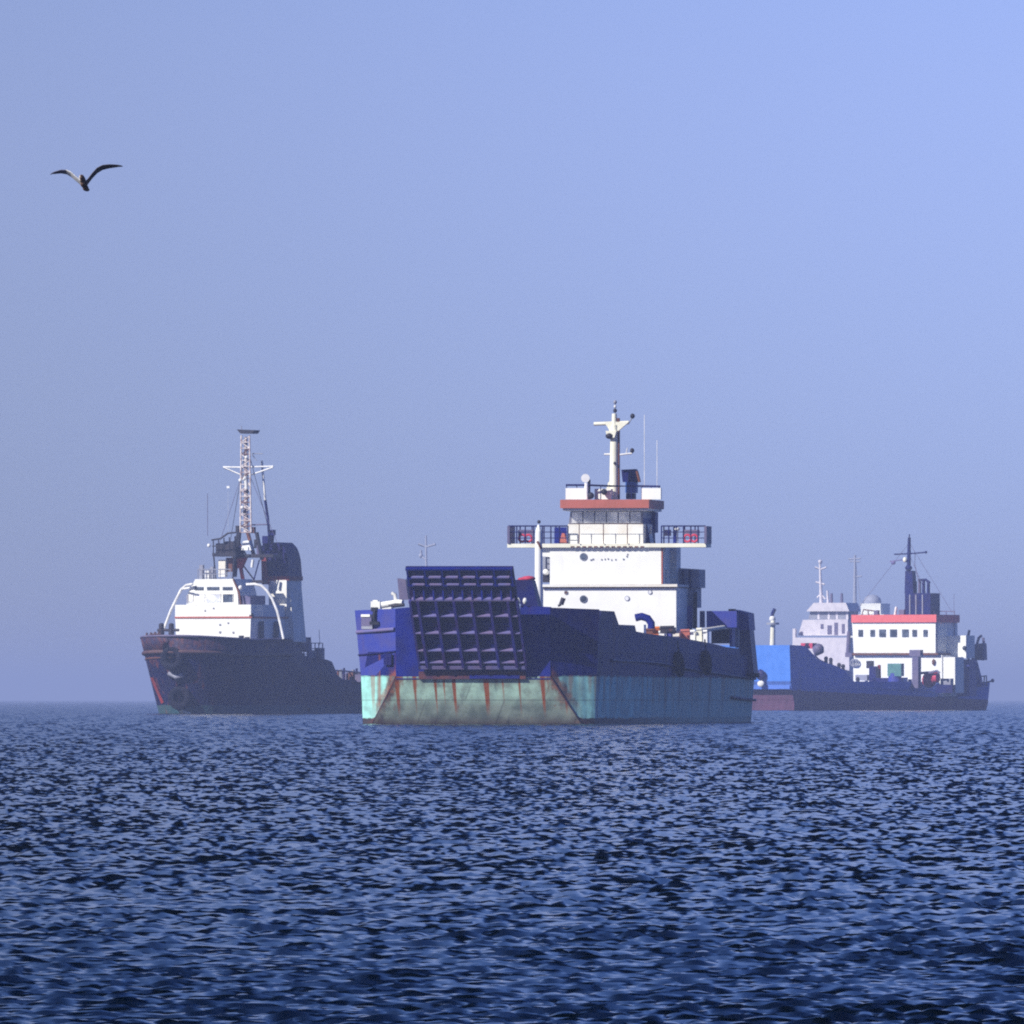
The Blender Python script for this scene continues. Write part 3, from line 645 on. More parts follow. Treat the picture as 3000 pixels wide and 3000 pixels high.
# white crane post beside the house
h = MB(); h.cyl(P(1578, 1790, YH - 15), P(1578, 1600, YH - 15), 0.28, 0.26, 12); h.cyl(P(1578, 1600, YH - 15), P(1578, 1556, YH - 15), 0.24, 0.22, 12); h.cyl(P(1578, 1556, YH - 15), P(1578, 1537, YH - 15), 0.22, 0.06, 12)
LC.trap(h, (1556, 1712), (1572, 1705), (1562, 1775), (1574, 1775), YH - 14.8, 0.4)
post = LC.part('crane_post', h, white)
h = MB(); h.ball(P(1579, 1529, YH - 15), 0.13, 8); h.build('post_lamp', M['dark'], post)
h = MB(); h.torus(P(1580, 1597, YH - 15.3), (1, 0.2, 0.6), 0.24, 0.09, 14, 6); h.build('rusty_clamp', M['rust'], post)
h = MB(); a = P(1588, 1700, YH - 15); h.box(a.x - 0.05, a.x + 0.05, YH - 15, YH - 14.8, P(1588, 1788, YH-15).z, P(1588, 1720, YH-15).z); h.build('drain_pipe', M['cream'], post)
# starboard funnel aft
h = MB(); LC.trap(h, (1985, 1664), (2049, 1668), (1988, 1720), (2049, 1722), 57.0, 2.6); fn = LC.part('funnel', h, M['grey'])
h = MB(); LC.bx(h, 1990, 2040, 1722, 1780, 57.2, 2.2); h.build('funnel_shaft', M['grey'], fn)
h = MB(); LC.bx(h, 1996, 2028, 1776, 1840, 56.8, 2.2); h.build('funnel_base', M['lit_worn_blue'], fn)
h = MB(); h.tube([P(2038, 1735, 57), P(2036, 1842, 57)], 0.14, 6); h.build('exhaust_pipe', M['dark'], fn)
for px in (2000, 2020): h = MB(); h.tube([P(px, 1668, 56.9), P(px+2, 1720, 56.9)], 0.07, 5); h.build('stiffener', M['navy_dark'], fn)
h = MB(); LC.bx(h, 2050, 2062, 1790, 1838, 57.5, 0.5); LC.part('vent_post', h, M['purple'])
# deck gear seen over the after bulwark
h = MB(); h.tube([P(1862, 1810, 40), P(1880, 1806, 40), P(1898, 1812, 40), P(1908, 1826, 40), P(1908, 1842, 40)], 0.26, 8); LC.part('cowl_vent', h, M['navy'])
h = MB(); LC.bx(h, 1863, 1886, 1830, 1860, 38, 1.0); LC.part('deck_box', h, white)
h = MB(); h.tube([P(1846, 1838, 36), P(1838, 1862, 34)], 0.06, 5); LC.part('white_rod', h, M['lamp'])
for i, (x0, x1, y0, y1, c) in enumerate(((1890, 1920, 1845, 1860, 'rust'), (1912, 1932, 1840, 1862, 'orange'), (1930, 1946, 1852, 1868, 'white'), (1952, 1966, 1846, 1868, 'lit_worn_blue'), (1972, 1990, 1852, 1876, 'white_stained'),
        (1994, 2020, 1848, 1872, 'red'), (2022, 2036, 1850, 1882, 'white'), (2040, 2056, 1844, 1880, 'cream'), (2060, 2072, 1850, 1884, 'white'), (1934, 1975, 1838, 1848, 'dark'))):
    h = MB(); LC.bx(h, x0, x1, y0, y1 + 8, 50 - 0.3 * i, 0.8); h.cyl(P(x0, y0, 49.5 - .3*i), P(x1, y0 - 1, 49.5 - .3*i), 0.10, 0.10, 8); LC.part('deck_gear', h, M[c])
h = MB(); h.tube([P(2046, 1848, 49), P(2080, 1844, 50), P(2120, 1838, 52)], 0.16, 6); LC.part('stern_roller', h, M['white_stained'])
# the rusty stanchion marks on the shaded shoulder
for px in (2196,):
    h = MB(); h.box(sx + 0.05, sx + 0.9, 65.0, 65.5, P(2225, 1985, 65).z, P(2225, 1972, 65).z); LC.part('stern_fairlead', h, M['dark'])

def tyre(ship, px, py, y, x, R0, r, label, group, tilt=0.12, axis=None):
    c_ = ship.P(px, py, y)
    if x is not None: c_.x = x
    wv = ship.world(c_); rt = empty('tyre_fender', wv, -math.atan2(ship.s, ship.c)); tag(rt, label, 'tyre fender', group)
    h = MB(); h.torus((0, 0, 0), axis or (1, -0.05, tilt), R0, r, 24, 8); h.build('tyre', M['rubber'], rt)
    h = MB(); h.tube([(0, -0.1, R0), (-0.1, -0.12, R0 + 1.0)], 0.04, 5); h.tube([(0, 0.1, R0), (-0.1, 0.12, R0 + 1.0)], 0.04, 5); h.build('rope', M['dark'], rt)
for px, py, lb in ((1978, 1946, 'black tyre fender hanging on the landing craft side, nearer its bow'), (2058, 1942, 'black tyre fender hanging on the landing craft side, nearer its stern')):
    y = side_y(px); tyre(LC, px, py, y, sx + 0.36, 0.62, 0.27, lb, 'tyre fenders on the landing craft')
# ================================================================ hulls shaped station by station
def lofted_hull(L, B, wl_B, sheer, rake, ent, mats, stern_cut=1.2, nz=7, ny=34, full=0.42, name='hull', ship=None, fwd_pow=2.0, zmin=-1.2):
    """sheer(y): top of the side; rake: metres the stem runs aft from the top to the waterline; ent: length of the bow entrance"""
    h = MB(); g = {}
    zs = sheer(0)
    for sgn in (-1, 1):
        for i in range(ny + 1):
            u = (i / ny) ** 1.7
            for k in range(nz + 1):
                v = k / nz
                zt_ = sheer(u * L); z = zmin + (zt_ - zmin) * v
                ys = rake * max(-0.3, (1 - max(z, zmin) / zs)) ** 1.0 if z < zs else 0
                ye_ = L - stern_cut * (1 - v)
                y = ys + u * (ye_ - ys)
                d = min(1.0, (y - ys) / ent)
                bb = wl_B + (B - wl_B) * max(0, min(1, z / zs))
                f = (1 - (1 - d) ** fwd_pow) ** full if d > 0 else 0
                t = max(0, (y - (L - 7)) / 7); f *= 1 - 0.22 * t ** 2
                g[sgn, i, k] = (sgn * bb * f, y, z)
    idx = {}
    def vid(sgn, i, k):
        key = (sgn, i, k) if i > 0 else (0, 0, k)
        if key not in idx:
            idx[key] = len(h.v); h.v.append(g[sgn, i, k])
        return idx[key]
    for sgn in (-1, 1):
        for i in range(ny):
            for k in range(nz):
                q = (vid(sgn,i,k), vid(sgn,i+1,k), vid(sgn,i+1,k+1), vid(sgn,i,k+1))
                q = tuple(dict.fromkeys(q)); h.f.append(q); h.smooth.append(True)
    for i in range(ny):       # a deck a metre below the bulwark top
        a = [vid(-1,i,nz-1), vid(1,i,nz-1), vid(1,i+1,nz-1), vid(-1,i+1,nz-1)]
        a = tuple(dict.fromkeys(a)); h.f.append(a); h.smooth.append(False)
        a = tuple(dict.fromkeys([vid(-1,i,0), vid(1,i,0), vid(1,i+1,0), vid(-1,i+1,0)])); h.f.append(a); h.smooth.append(False)
    for k in range(nz): h.f.append((vid(-1,ny,k), vid(1,ny,k), vid(1,ny,k+1), vid(-1,ny,k+1))); h.smooth.append(False)
    me = bpy.data.meshes.new(name); me.from_pydata(h.v, [], h.f); me.polygons.foreach_set('use_smooth', h.smooth)
    me.materials.append(mats)
    o = bpy.data.objects.new(name, me); COL.objects.link(o); o.parent = ship.root
    s_ = o.modifiers.new('plating', 'SOLIDIFY'); s_.thickness = 0.08; s_.offset = -1
    return o
def lerp_profile(pts):
    ys = [p[0] for p in pts]; zs = [p[1] for p in pts]
    return lambda y: float(np.interp(y, ys, zs))

# ================================================================ the tug on the left
TG = Ship('tugboat', 490, 1371.0, 24.0, 'dark navy tugboat with white deckhouse, tall lattice mast and arched white pipes', 'ship')
P = TG.P
tug_m = banded('tug_hull_paint', [
    ((0.035, 0.10, 0.13), (0.05, 0.09, 0.10), 0.95),
    ((0.006, 0.009, 0.065), (0.012, 0.010, 0.045), 6.6),
    ((0.035, 0.030, 0.075), (0.075, 0.040, 0.060), 99)], rust=0.30, streak=0.35, drips=(1.0, 8.5, 0.22))
zat = lambda px, py, y: P(px, py, y).z
sh = lerp_profile([(0, zat(490, 1862, 0)), (4, zat(640, 1868, 4)), (9, zat(730, 1874, 8)), (17.5, zat(835, 1870, 16)), (19.5, zat(850, 1876, 18)), (21.5, zat(868, 1912, 20)), (23, zat(885, 1926, 22)),
                   (29.5, zat(945, 1934, 29)), (31.5, zat(965, 1985, 31)), (33, zat(985, 1992, 32)), (46, zat(1080, 1992, 42))])
lofted_hull(46, 6.5, 5.9, sh, 4.0, 11.0, tug_m, ship=TG, full=0.42, ny=44)
# the bow fender: a fat rubber roll round the bow at deck level, and the rusty stem
def around(zoff, y0, y1, grow, n=16, sides=(-1, 1), B=6.5, rake=4.0, ent=11.0, full=0.42):
    out = []
    for sgn in sides:
        seg = []
        for i in range(n + 1):
            y = y0 + (y1 - y0) * (i / n) ** 1.8
            z = sh(y) + zoff; ys = rake * max(0, 1 - z / sh(0)); d = min(1, max(0, (y - ys)) / ent)
            bb = 5.9 + (B - 5.9) * min(1, z / sh(0)); f = (1 - (1 - d) ** 2) ** full
            seg.append((sgn * (bb * f + grow), max(y, ys) - grow * (1 - f), z))
        out += seg[::-1] if sgn < 0 else seg
    return out
h = MB(); h.tube(around(-1.75, 0.9, 19, 0.16), 0.22, 8); TG.part('rubbing_strake', h, M['brown'])
h = MB(); h.tube(around(-0.02, 0.05, 19, 0.02, n=20), 0.13, 6); TG.part('bulwark_rail', h, M['purple'])
h = MB(); h.tube(around(-2.4, 0.9, 5.5, 0.10, n=8, sides=(-1,)), 0.10, 6); TG.part('rust_strip', h, M['rust'])
def on_tug(px, py):       # a point of the starboard bow surface under a measured pixel
    best = None
    for y in np.linspace(0.1, 30, 400):
        p = P(px, py, y); ys = 4.0 * max(0, 1 - p.z / sh(0)); d = min(1, max(0, (y - ys)) / 11.0)
        b_ = (5.9 + 0.6 * min(1, p.z / sh(0))) * (1 - (1 - d) ** 2) ** 0.42
        if p.x <= b_ and p.x >= -b_: best = (p, d); break
    return best[0] if best else P(px, py, 1)
def tug_tyre(px, py, R0, r, label):
    c_ = on_tug(px, py); c2_ = on_tug(px + 12, py); ax = Vector((-(c2_.y - c_.y), c2_.x - c_.x, 0)).normalized()
    if ax.y > 0: ax = -ax
    c_ = c_ + ax * (r * 0.8)
    wv = TG.world(c_); rt = empty('tyre_fender', wv, -R(24)); tag(rt, label, 'tyre fender', 'tyre fenders on the tug')
    h = MB(); h.torus((0, 0, 0), ax, R0, r, 26, 8); h.build('tyre', M['rubber'], rt)
    h = MB(); h.tube([(0, 0.0, R0), (ax.x * -0.2, ax.y * -0.2, R0 + 1.1)], 0.05, 5); h.build('rope', M['dark'], rt)
tug_tyre(507, 1928, 1.0, 0.42, 'upper of the two big tyre fenders on the tug bow')
tug_tyre(530, 2044, 1.0, 0.42, 'lower of the two big tyre fenders on the tug bow, near the water')
tug_tyre(905, 2064, 0.62, 0.26, 'small tyre fender low on the tug side, near the landing craft')
# bright worn plate between the tyres and the anchor
h = MB(); a = on_tug(498, 1974); b_ = on_tug(538, 1978); h.tube([a + Vector((-.1, -.15, 0)), (a + b_) / 2 + Vector((0, -.25, -0.25)), b_ + Vector((0, -.2, 0))], 0.30, 8); TG.part('anchor_fluke', h, M['grey'])
h = MB(); a = on_tug(516, 1958); h.tube([a + Vector((0, -.2, 0)), on_tug(520, 1980) + Vector((0, -.2, 0))], 0.16, 6); TG.part('anchor_shank', h, M['dark'])
h = MB(); q = [on_tug(x, y_) for x, y_ in ((445, 1985), (452, 1985), (484, 2058), (478, 2062))]
h.plate([p + Vector((-.1, -.12, 0)) for p in q], (-.05, -.05, 0)); TG.part('sunlit_red_strip', h, M['rust_red'])  # sunlight on the port bow put in as a reddish strip
h = MB(); h.tube([(0, 3.55, 1.0), (0, 3.85, 0.3), (0.35, 4.0, 0.05), (0.9, 4.2, -0.05)], 0.30, 8); TG.part('stem_foot', h, M['cream'])
# bow gear above the bulwark: bitts and a crossbar
for px in (473, 502):
    h = MB(); h.cyl(P(px, 1870, 4.5), P(px, 1832, 4.5), 0.34, 0.30, 10); h.ball(P(px, 1831, 4.5), 0.32, 10, (1, 1, 0.7)); TG.part('towing_bitt', h, M['dark'])
h = MB(); h.cyl(P(462, 1846, 4.5), P(524, 1846, 4.5), 0.16); TG.part('bitt_crossbar', h, M['dark'])
for px in (428, 440, 452, 463): h = MB(); h.tube([P(px, 1868, 3.5), P(px + 3, 1854 - (px - 428) * 0.1, 3.5)], 0.13, 6); TG.part('rail_stanchion', h, M['brown'])
h = MB(); h.tube([P(424, 1868, 3.5), P(445, 1858, 3.5), P(472, 1857, 3.5)], 0.10, 6); TG.part('bow_rail', h, M['brown'])
for px, py in ((707, 1862), (724, 1866)): h = MB(); h.cyl(P(px, 1882, 10), P(px, py, 10), 0.30); TG.part('mooring_bitt', h, M['dark'])

YT = 12.5
h = MB(); TG.trap(h, (513, 1808), (735, 1806), (517, 1890), (732, 1890), YT, 10.5); TG.part('lower_deckhouse', h, M['white'])
h = MB(); TG.bx(h, 512, 737, 1806.5, 1810.5, YT - 0.12, 10.7); TG.part('rust_line', h, M['red'])
h = MB(); TG.bx(h, 513, 735, 1772, 1806, YT, 9.0); TG.part('middle_deckhouse', h, M['white'])
h = MB(); TG.trap(h, (572, 1697), (683, 1696), (551, 1736), (696, 1736), YT + 1.2, 5.0); TG.part('wheelhouse_upper', h, M['white'])
h = MB(); TG.trap(h, (551, 1736.5), (696, 1736.5), (546, 1771), (698, 1771), YT + 1.2, 5.0); TG.part('wheelhouse', h, M['white'])
def tpane(x0, x1, y0, y1, y=YT + 1.2, mat='glass', name='window'):
    h = MB(); TG.bx(h, x0, x1, y0, y1, y - 0.06, 0.05); return TG.part(name, h, M[mat])
for x0, x1 in ((570, 596), (606, 642), (652, 681)): tpane(x0, x1, 1719.5, 1729)
for x0, x1, y0, y1, mt in ((554, 564, 1742, 1765, 'glass_grey'), (572, 598, 1741, 1764, 'glass_grey'), (605, 645, 1741, 1765, 'glass_grey'), (653, 682, 1741, 1764, 'glass')):
    po = tpane(x0, x1, y0, y1, mat=mt)
    h = MB()
    TG.bx(h, x0 - 1.2, x0, y0 - 1, y1 + 1, YT + 1.1, .09); TG.bx(h, x1, x1 + 1.2, y0 - 1, y1 + 1, YT + 1.1, .09); TG.bx(h, x0, x1, y0 - 2, y0, YT + 1.1, .09)
    h.build('frame', M['white_stained'], po)
tpane(546, 551, 1743, 1768, mat='grey', name='corner_post')
h = MB(); TG.bx(h, 702, 733, 1745, 1771, YT + 1.8, 4.0); TG.part('shaded_bridge_side', h, M['purple'])  # grey-purple box: shade of the wheelhouse side wall put into colour
h = MB(); h.tube([P(684, 1697, YT+1.2), P(700, 1735, YT+1.2), P(706, 1771, YT+1.2)], 0.12, 6); TG.part('wheelhouse_edge', h, M['rust'])
h = MB(); h.ball(P(705, 1721, YT + 0.8), 0.26, 10); TG.part('searchlight', h, M['lamp'])
h = MB(); h.ball(P(736, 1805, YT + 0.3), 0.36, 10, (0.8, 1, 1)); TG.part('side_light_box', h, M['dark'])
for px, py, s_ in ((644, 1830, 2.5), (668, 1825, 2.2), (644, 1852, 2.8), (683, 1853, 2.5), (600, 1789, 2), (625, 1782, 2)):
    h = MB(); TG.bx(h, px - s_, px + s_, py - s_, py + s_, YT - 0.08, 0.07); TG.part('fitting', h, M['grey'])
# deckhouse side behind, in its own shade
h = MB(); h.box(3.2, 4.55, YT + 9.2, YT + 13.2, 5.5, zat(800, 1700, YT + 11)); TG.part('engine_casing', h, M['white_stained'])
h = MB(); h.box(4.58, 4.66, YT + 2, YT + 3.0, 8.2, 10.4); TG.part('side_door', h, M['dark'])
h = MB(); h.box(4.58, 4.66, YT + 6, YT + 7.0, 8.2, 10.4); TG.part('side_door', h, M['dark'])
# arched pipes either side
for pts, y in ((((478, 1850), (484, 1832), (500, 1790), (518, 1752), (531, 1727), (545, 1715), (565, 1711)), 13.2),
               (((722, 1712), (746, 1711), (766, 1716), (782, 1730), (798, 1755), (812, 1790), (822, 1830), (831, 1872)), 15.5)):
    h = MB(); h.tube([P(a, b_, y) for a, b_ in pts], 0.16, 8); TG.part('arched_pipe', h, M['lamp'])
h = MB(); h.tube([P(533, 1726, 13.2), P(557, 1722, 12.5)], 0.12, 6); TG.part('pipe_brace', h, M['lamp'])
# funnel
YF = 22.0
h = MB(); TG.trap(h, (770, 1590), (818, 1589), (768, 1604), (832, 1604), YF, 3.5); TG.trap(h, (768, 1604), (832, 1604), (768, 1622), (839, 1622), YF, 3.5); TG.trap(h, (768, 1622), (839, 1622), (770, 1640), (843, 1640), YF, 3.5); TG.trap(h, (770, 1640), (843, 1640), (772, 1692), (847, 1692), YF, 3.5); fu = TG.part('funnel', h, M['navy_dark'])
h = MB(); TG.trap(h, (786, 1693), (846, 1693), (790, 1880), (862, 1880), YF + 0.2, 3.2); h.build('funnel_trunk', M['white_stained'], fu)
h = MB(); TG.trap(h, (788, 1695), (826, 1695), (806, 1752), (828, 1758), YF + 0.12, 0.07); h.build('white_panel', M['lamp'], fu)
h = MB(); TG.trap(h, (765, 1625), (778, 1625), (767, 1712), (786, 1712), YF - 0.3, 0.25); h.build('red_frame', M['rust_red'], fu)
h = MB(); h.tube([P(795, 1592, YF + 1), P(797, 1562, YF + 1)], 0.28, 8); h.build('exhaust_pipe', M['navy_dark'], fu)
h = MB(); TG.bx(h, 772, 847, 1688, 1700, YF - 0.1, 3.7); h.build('funnel_ring', M['rust_red'], fu)
# platform, gantry and mast
for a, b_, r_, c in (((722, 1300), (668, 1626), 0.035, 'dark'), ((722, 1300), (800, 1600), 0.035, 'dark'), ((712, 1380), (640, 1600), 0.03, 'purple'), ((735, 1400), (812, 1590), 0.03, 'purple'),
                     ((700, 1640), (745, 1700), 0.09, 'dark'), ((760, 1640), (742, 1706), 0.08, 'navy_dark'), ((748, 1560), (765, 1632), 0.10, 'navy_dark'), ((694, 1575), (720, 1624), 0.09, 'rust')):
    h = MB(); h.tube([P(*a, 19.2), P(*b_, 19.2)], r_, 5); TG.part('stay', h, M[c])
for x0, x1, y0, y1, c in ((744, 752, 1580, 1606, 'dark'), (752, 764, 1598, 1624, 'purple'), (690, 698, 1540, 1560, 'dark'), (733, 744, 1544, 1562, 'rust'), (768, 784, 1570, 1592, 'navy_dark'), (700, 710, 1600, 1624, 'navy_dark'), (676, 690, 1604, 1622, 'rust')):
    h = MB(); TG.bx(h, x0, x1, y0, y1, 19.0, 0.5); TG.part('gantry_gear', h, M[c])
YK = 18.5
h = MB(); TG.bx(h, 690, 800, 1624, 1633, YK, 2.2); TG.part('mast_platform', h, M['dark'])
for a, b_, c in (((702, 1560), (688, 1690), 'dark'), ((700, 1632), (712, 1700), 'rust_red'), ((752, 1560), (768, 1640), 'dark'), ((726, 1560), (745, 1632), 'rust'), ((700, 1560), (686, 1600), 'dark')):
    h = MB(); h.tube([P(*a, YK + 0.6), P(*b_, YK + 0.6)], 0.22, 6); TG.part('gantry_leg', h, M[c])
h = MB(); TG.trap(h, (692, 1634), (722, 1634), (694, 1665), (708, 1665), YK + 0.2, 0.4); TG.part('gantry_knee', h, M['rust_red'])
h = MB(); TG.bx(h, 690, 770, 1700, 1708, YK, 1.2); TG.part('gantry_beam', h, M['dark'])
h = MB(); TG.trap(h, (712, 1585), (728, 1583), (706, 1612), (736, 1612), YK - 0.2, 0.8); TG.part('radar_housing', h, M['lamp'])
h = MB(); h.tube([P(741, 1640, YK - .3), P(738, 1662, YK - .3)], 0.16, 6); TG.part('hanging_lamp', h, M['lamp'])
h = MB(); h.ball(P(683, 1631, YK - 1), 0.20, 8); TG.part('hanging_lamp', h, M['lamp'])
# fire monitor platform on the left
h = MB(); TG.bx(h, 622, 690, 1620, 1630, 16.5, 2.2); TG.part('monitor_platform', h, M['dark'])
h = MB()
for px in (625, 640, 656, 672, 688): h.tube([P(px, 1622, 16.6), P(px, 1580 - (px - 625) * 0.14, 16.6)], 0.07, 5)
h.tube([P(620, 1582, 16.6), P(646, 1578, 16.6), P(668, 1562, 16.6), P(692, 1560, 16.6)], 0.11, 6); h.tube([P(622, 1600, 16.6), P(690, 1596, 16.6)], 0.06, 5)
TG.part('railing', h, M['dark'])
h = MB(); TG.bx(h, 632, 652, 1592, 1620, 17.2, 0.8); TG.bx(h, 655, 684, 1586, 1620, 17.3, 0.8); TG.part('fire_monitor', h, M['dark'])
h = MB(); h.tube([P(626, 1630, 17), P(632, 1697, 17)], 0.09, 5); h.tube([P(686, 1630, 17), P(682, 1697, 17)], 0.09, 5); TG.part('platform_leg', h, M['dark'])
h = MB(); TG.bx(h, 640, 660, 1640, 1690, 17.2, 0.6); TG.part('locker', h, M['white_stained'])
h = MB(); TG.bx(h, 662, 680, 1634, 1675, 17.6, 0.6); TG.part('locker', h, M['rust'])
h = MB(); h.ball(P(612, 1598, 16.5), 0.22, 8); TG.part('platform_lamp', h, M['lamp'])
h = MB()
for px in (580, 592, 604, 617, 630, 645, 660, 675): h.tube([P(px, 1697, YT + 2), P(px, 1668, YT + 2)], 0.05, 5)
h.tube([P(580, 1668, YT + 2), P(676, 1668, YT + 2)], 0.06, 5); h.tube([P(580, 1682, YT + 2), P(676, 1682, YT + 2)], 0.04, 5); TG.part('railing', h, M['grey'])
for x0, x1, y0, c in ((584, 594, 1655, 'grey'), (600, 612, 1672, 'lamp'), (616, 624, 1660, 'grey')): h = MB(); TG.bx(h, x0, x1, y0, 1697, YT + 2.6, 0.4); TG.part('roof_gear', h, M[c])
h = MB(); h.tube([P(608, 1570, 16), P(608, 1445, 16)], 0.035, 5); TG.part('whip_antenna', h, M['purple'])
# lattice mast
ml = MB(); legs = [((704, 1560), (707, 1275)), ((736, 1560), (731, 1275))]
m_ = MB()
for y in (YK + 0.4, YK + 1.4):
    for a, b_ in legs: m_.tube([P(*a, y), P(*b_, y)], 0.105, 5)
mastp = TG.part('lattice_mast', m_, M['mast_paint'])
steps = np.linspace(1560, 1278, 17)
br_ = MB(); rd_ = MB()
for i in range(16):
    f0, f1 = (1560 - steps[i]) / 285, (1560 - steps[i+1]) / 285
    l0, l1, r0, r1 = 704 + 3 * f0, 704 + 3 * f1, 736 - 5 * f0, 736 - 5 * f1
    for y in (YK + 0.4, YK + 1.4):
        b2 = MB(); b2.tube([P(l0, steps[i], y), P(r1, steps[i+1], y)] if i % 2 else [P(r0, steps[i], y), P(l1, steps[i+1], y)], 0.055, 5)
        b2.tube([P(l0, steps[i], y), P(r0, steps[i], y)], 0.055, 5)
        b2.build('brace', M['rust'] if i % 4 == 1 else M['mast_paint'], mastp)
h = MB(); h.cyl(P(721, 1560, YK + 0.9), P(720, 1280, YK + 0.9), 0.30, 0.20, 8); h.build('cable_trunk', M['mast_paint'], mastp)
h = MB(); TG.trap(h, (693, 1258), (745, 1260), (704, 1270), (738, 1270), YK, 1.6); h.build('top_platform', M['dark'], mastp)
h = MB(); h.tube([P(709, 1262, YK+.8), P(707, 1247, YK+.8)], 0.05, 5); h.build('lamp_rod', M['grey'], mastp)
for pts in (((654, 1368), (706, 1369), (731, 1368), (801, 1366)), ((656, 1370), (708, 1392), (732, 1392), (800, 1369)), ):
    h = MB(); h.tube([P(a, b_, YK + 0.9) for a, b_ in pts], 0.095, 6); h.build('crosstree', M['lamp'], mastp)
h = MB(); h.tube([P(738, 1329, YK+.9), P(770, 1329, YK+.9)], 0.06, 5); h.tube([P(738, 1331, YK+.9), P(752, 1350, YK+.9)], 0.05, 5); h.build('antenna_arm', M['grey'], mastp)
for px, py, c in ((722, 1340, 'lamp'), (716, 1403, 'lamp'), (724, 1440, 'dark'), (710, 1487, 'lamp'), (716, 1499, 'dark'), (704, 1407, 'lamp')):
    h = MB(); h.ball(P(px, py, YK + 0.2), 0.22, 8); h.build('mast_lamp', M[c], mastp)
h = MB(); h.cyl(P(719, 1395, YK+.3), P(722, 1432, YK+.3), 0.20, 0.20, 8); h.build('mast_drum', M['lamp'], mastp)
h = MB(); h.tube([P(730, 1538, YK+.9), P(783, 1536, YK+.9)], 0.09, 6); TG.part('stay_bar', h, M['purple'])
h = MB(); h.tube([P(767, 1350, YK+2), P(770, 1385, YK+2), P(777, 1465, YK+2)], 0.13, 6); TG.part('derrick_pole', h, M['lamp'])
h = MB(); h.tube([P(777, 1465, YK+2), P(785, 1520, YK+2), P(790, 1590, YK+2)], 0.15, 6); TG.bx(h, 785, 801, 1552, 1568, YK+2, .6); TG.part('derrick_pole_foot', h, M['navy_dark'])
h = MB(); TG.bx(h, 664, 672, 1424, 1430, YK, 0.05); h.tube([P(668, 1440, YK), P(668, 1560, YK)], 0.012, 4); TG.part('signal_halyard', h, M['lamp'])
# after deck
h = MB(); TG.bx(h, 868, 895, 1867, 1882, 26, 1.5); TG.part('winch_cover', h, M['navy_dark'])
h = MB(); h.cyl(P(864, 1895, 25), P(900, 1897, 25), 0.55); TG.bx(h, 862, 868, 1880, 1925, 25, .8); TG.bx(h, 898, 904, 1882, 1928, 25, .8); TG.part('towing_winch', h, M['purple'])
h = MB()
for px in range(868, 946, 11): h.tube([P(px, 1932, 27), P(px, 1884, 27)], 0.07, 5)
for yy in (1884, 1900, 1916): h.tube([P(868, yy, 27), P(944, yy, 27)], 0.05, 5)
TG.part('railing', h, M['grey'])
for x0, x1, y0, c in ((905, 918, 1905, 'white_stained'), (924, 940, 1898, 'purple')): h = MB(); TG.bx(h, x0, x1, y0, 1935, 28, 1); TG.part('deck_locker', h, M[c])
h = MB(); h.tube([P(935, 1845, 28), P(937, 1890, 28)], 0.035, 4); TG.part('thin_pole', h, M['grey'])
h = MB(); h.tube([P(948, 1938, 30), P(958, 1962, 31), P(968, 1982, 32)], 0.16, 6); TG.part('sloping_pipe', h, M['ledge'])
for i, px in enumerate(range(972, 1076, 9)):
    h = MB(); y = 33 + i * 0.9; h.cyl(P(px, 1998, y), P(px + (i % 3) - 1, 1956 + (i * 13) % 17, y), 0.13 + 0.08 * (i % 2), None, 6); TG.part('deck_stanchion', h, M[['navy_dark', 'purple', 'rust', 'grey'][i % 4]])
h = MB(); h.tube([P(968, 1963, 33), P(1010, 1966, 36), P(1076, 1972, 42)], 0.09, 5); TG.part('after_rail', h, M['purple'])
for x0, x1, y0, c in ((975, 992, 1968, 'navy_dark'), (1000, 1016, 1974, 'purple'), (1020, 1034, 1970, 'rust'), (1040, 1060, 1976, 'purple')): h = MB(); TG.bx(h, x0, x1, y0, 1998, 37, 1.4); TG.part('deck_gear', h, M[c])

# ================================================================ the blue coaster on the right
CS = Ship('coaster_ship', 2182, 1800.0, 28.0, 'hazy blue coaster ship with a red topped white bridge, at the right', 'ship')
P = CS.P; zat = lambda px, py, y: P(px, py, y).z
def cy(px, x=7.5):
    k = (px - 1500) / FPX; return (x * (CS.c + k * CS.s) + CS.O[0] - k * CS.O[1]) / (k * CS.c - CS.s)
cs_m = banded('coaster_hull_paint', [((0.20, 0.09, 0.17), (0.16, 0.08, 0.15), 3.0), ((0.10, 0.22, 0.74), (0.085, 0.19, 0.62), 99)], rust=0.05, streak=0.2, slope=0.022)
LC2 = 69.0
def cring(z, yf, fl): 
    xs = 7.5 + fl
    return [(-xs, yf, z), (xs, yf, z), (xs, yf + 4, z), (xs, LC2 - 2, z), (xs - 1.2, LC2, z), (-xs + 1.2, LC2, z), (-xs, LC2 - 2, z), (-xs, yf + 4, z)]
h = MB(); zk = 4.25
rs = [cring(-1.2, 3.0, -1.0), cring(1.0, 1.9, -0.35), cring(zk, 0.0, 0.0)]
vs = [p for q in rs for p in q]; fs = [(a*8+i, a*8+(i+1) % 8, a*8+8+(i+1) % 8, a*8+8+i) for a in range(2) for i in range(8)] + [tuple(range(7, -1, -1))]
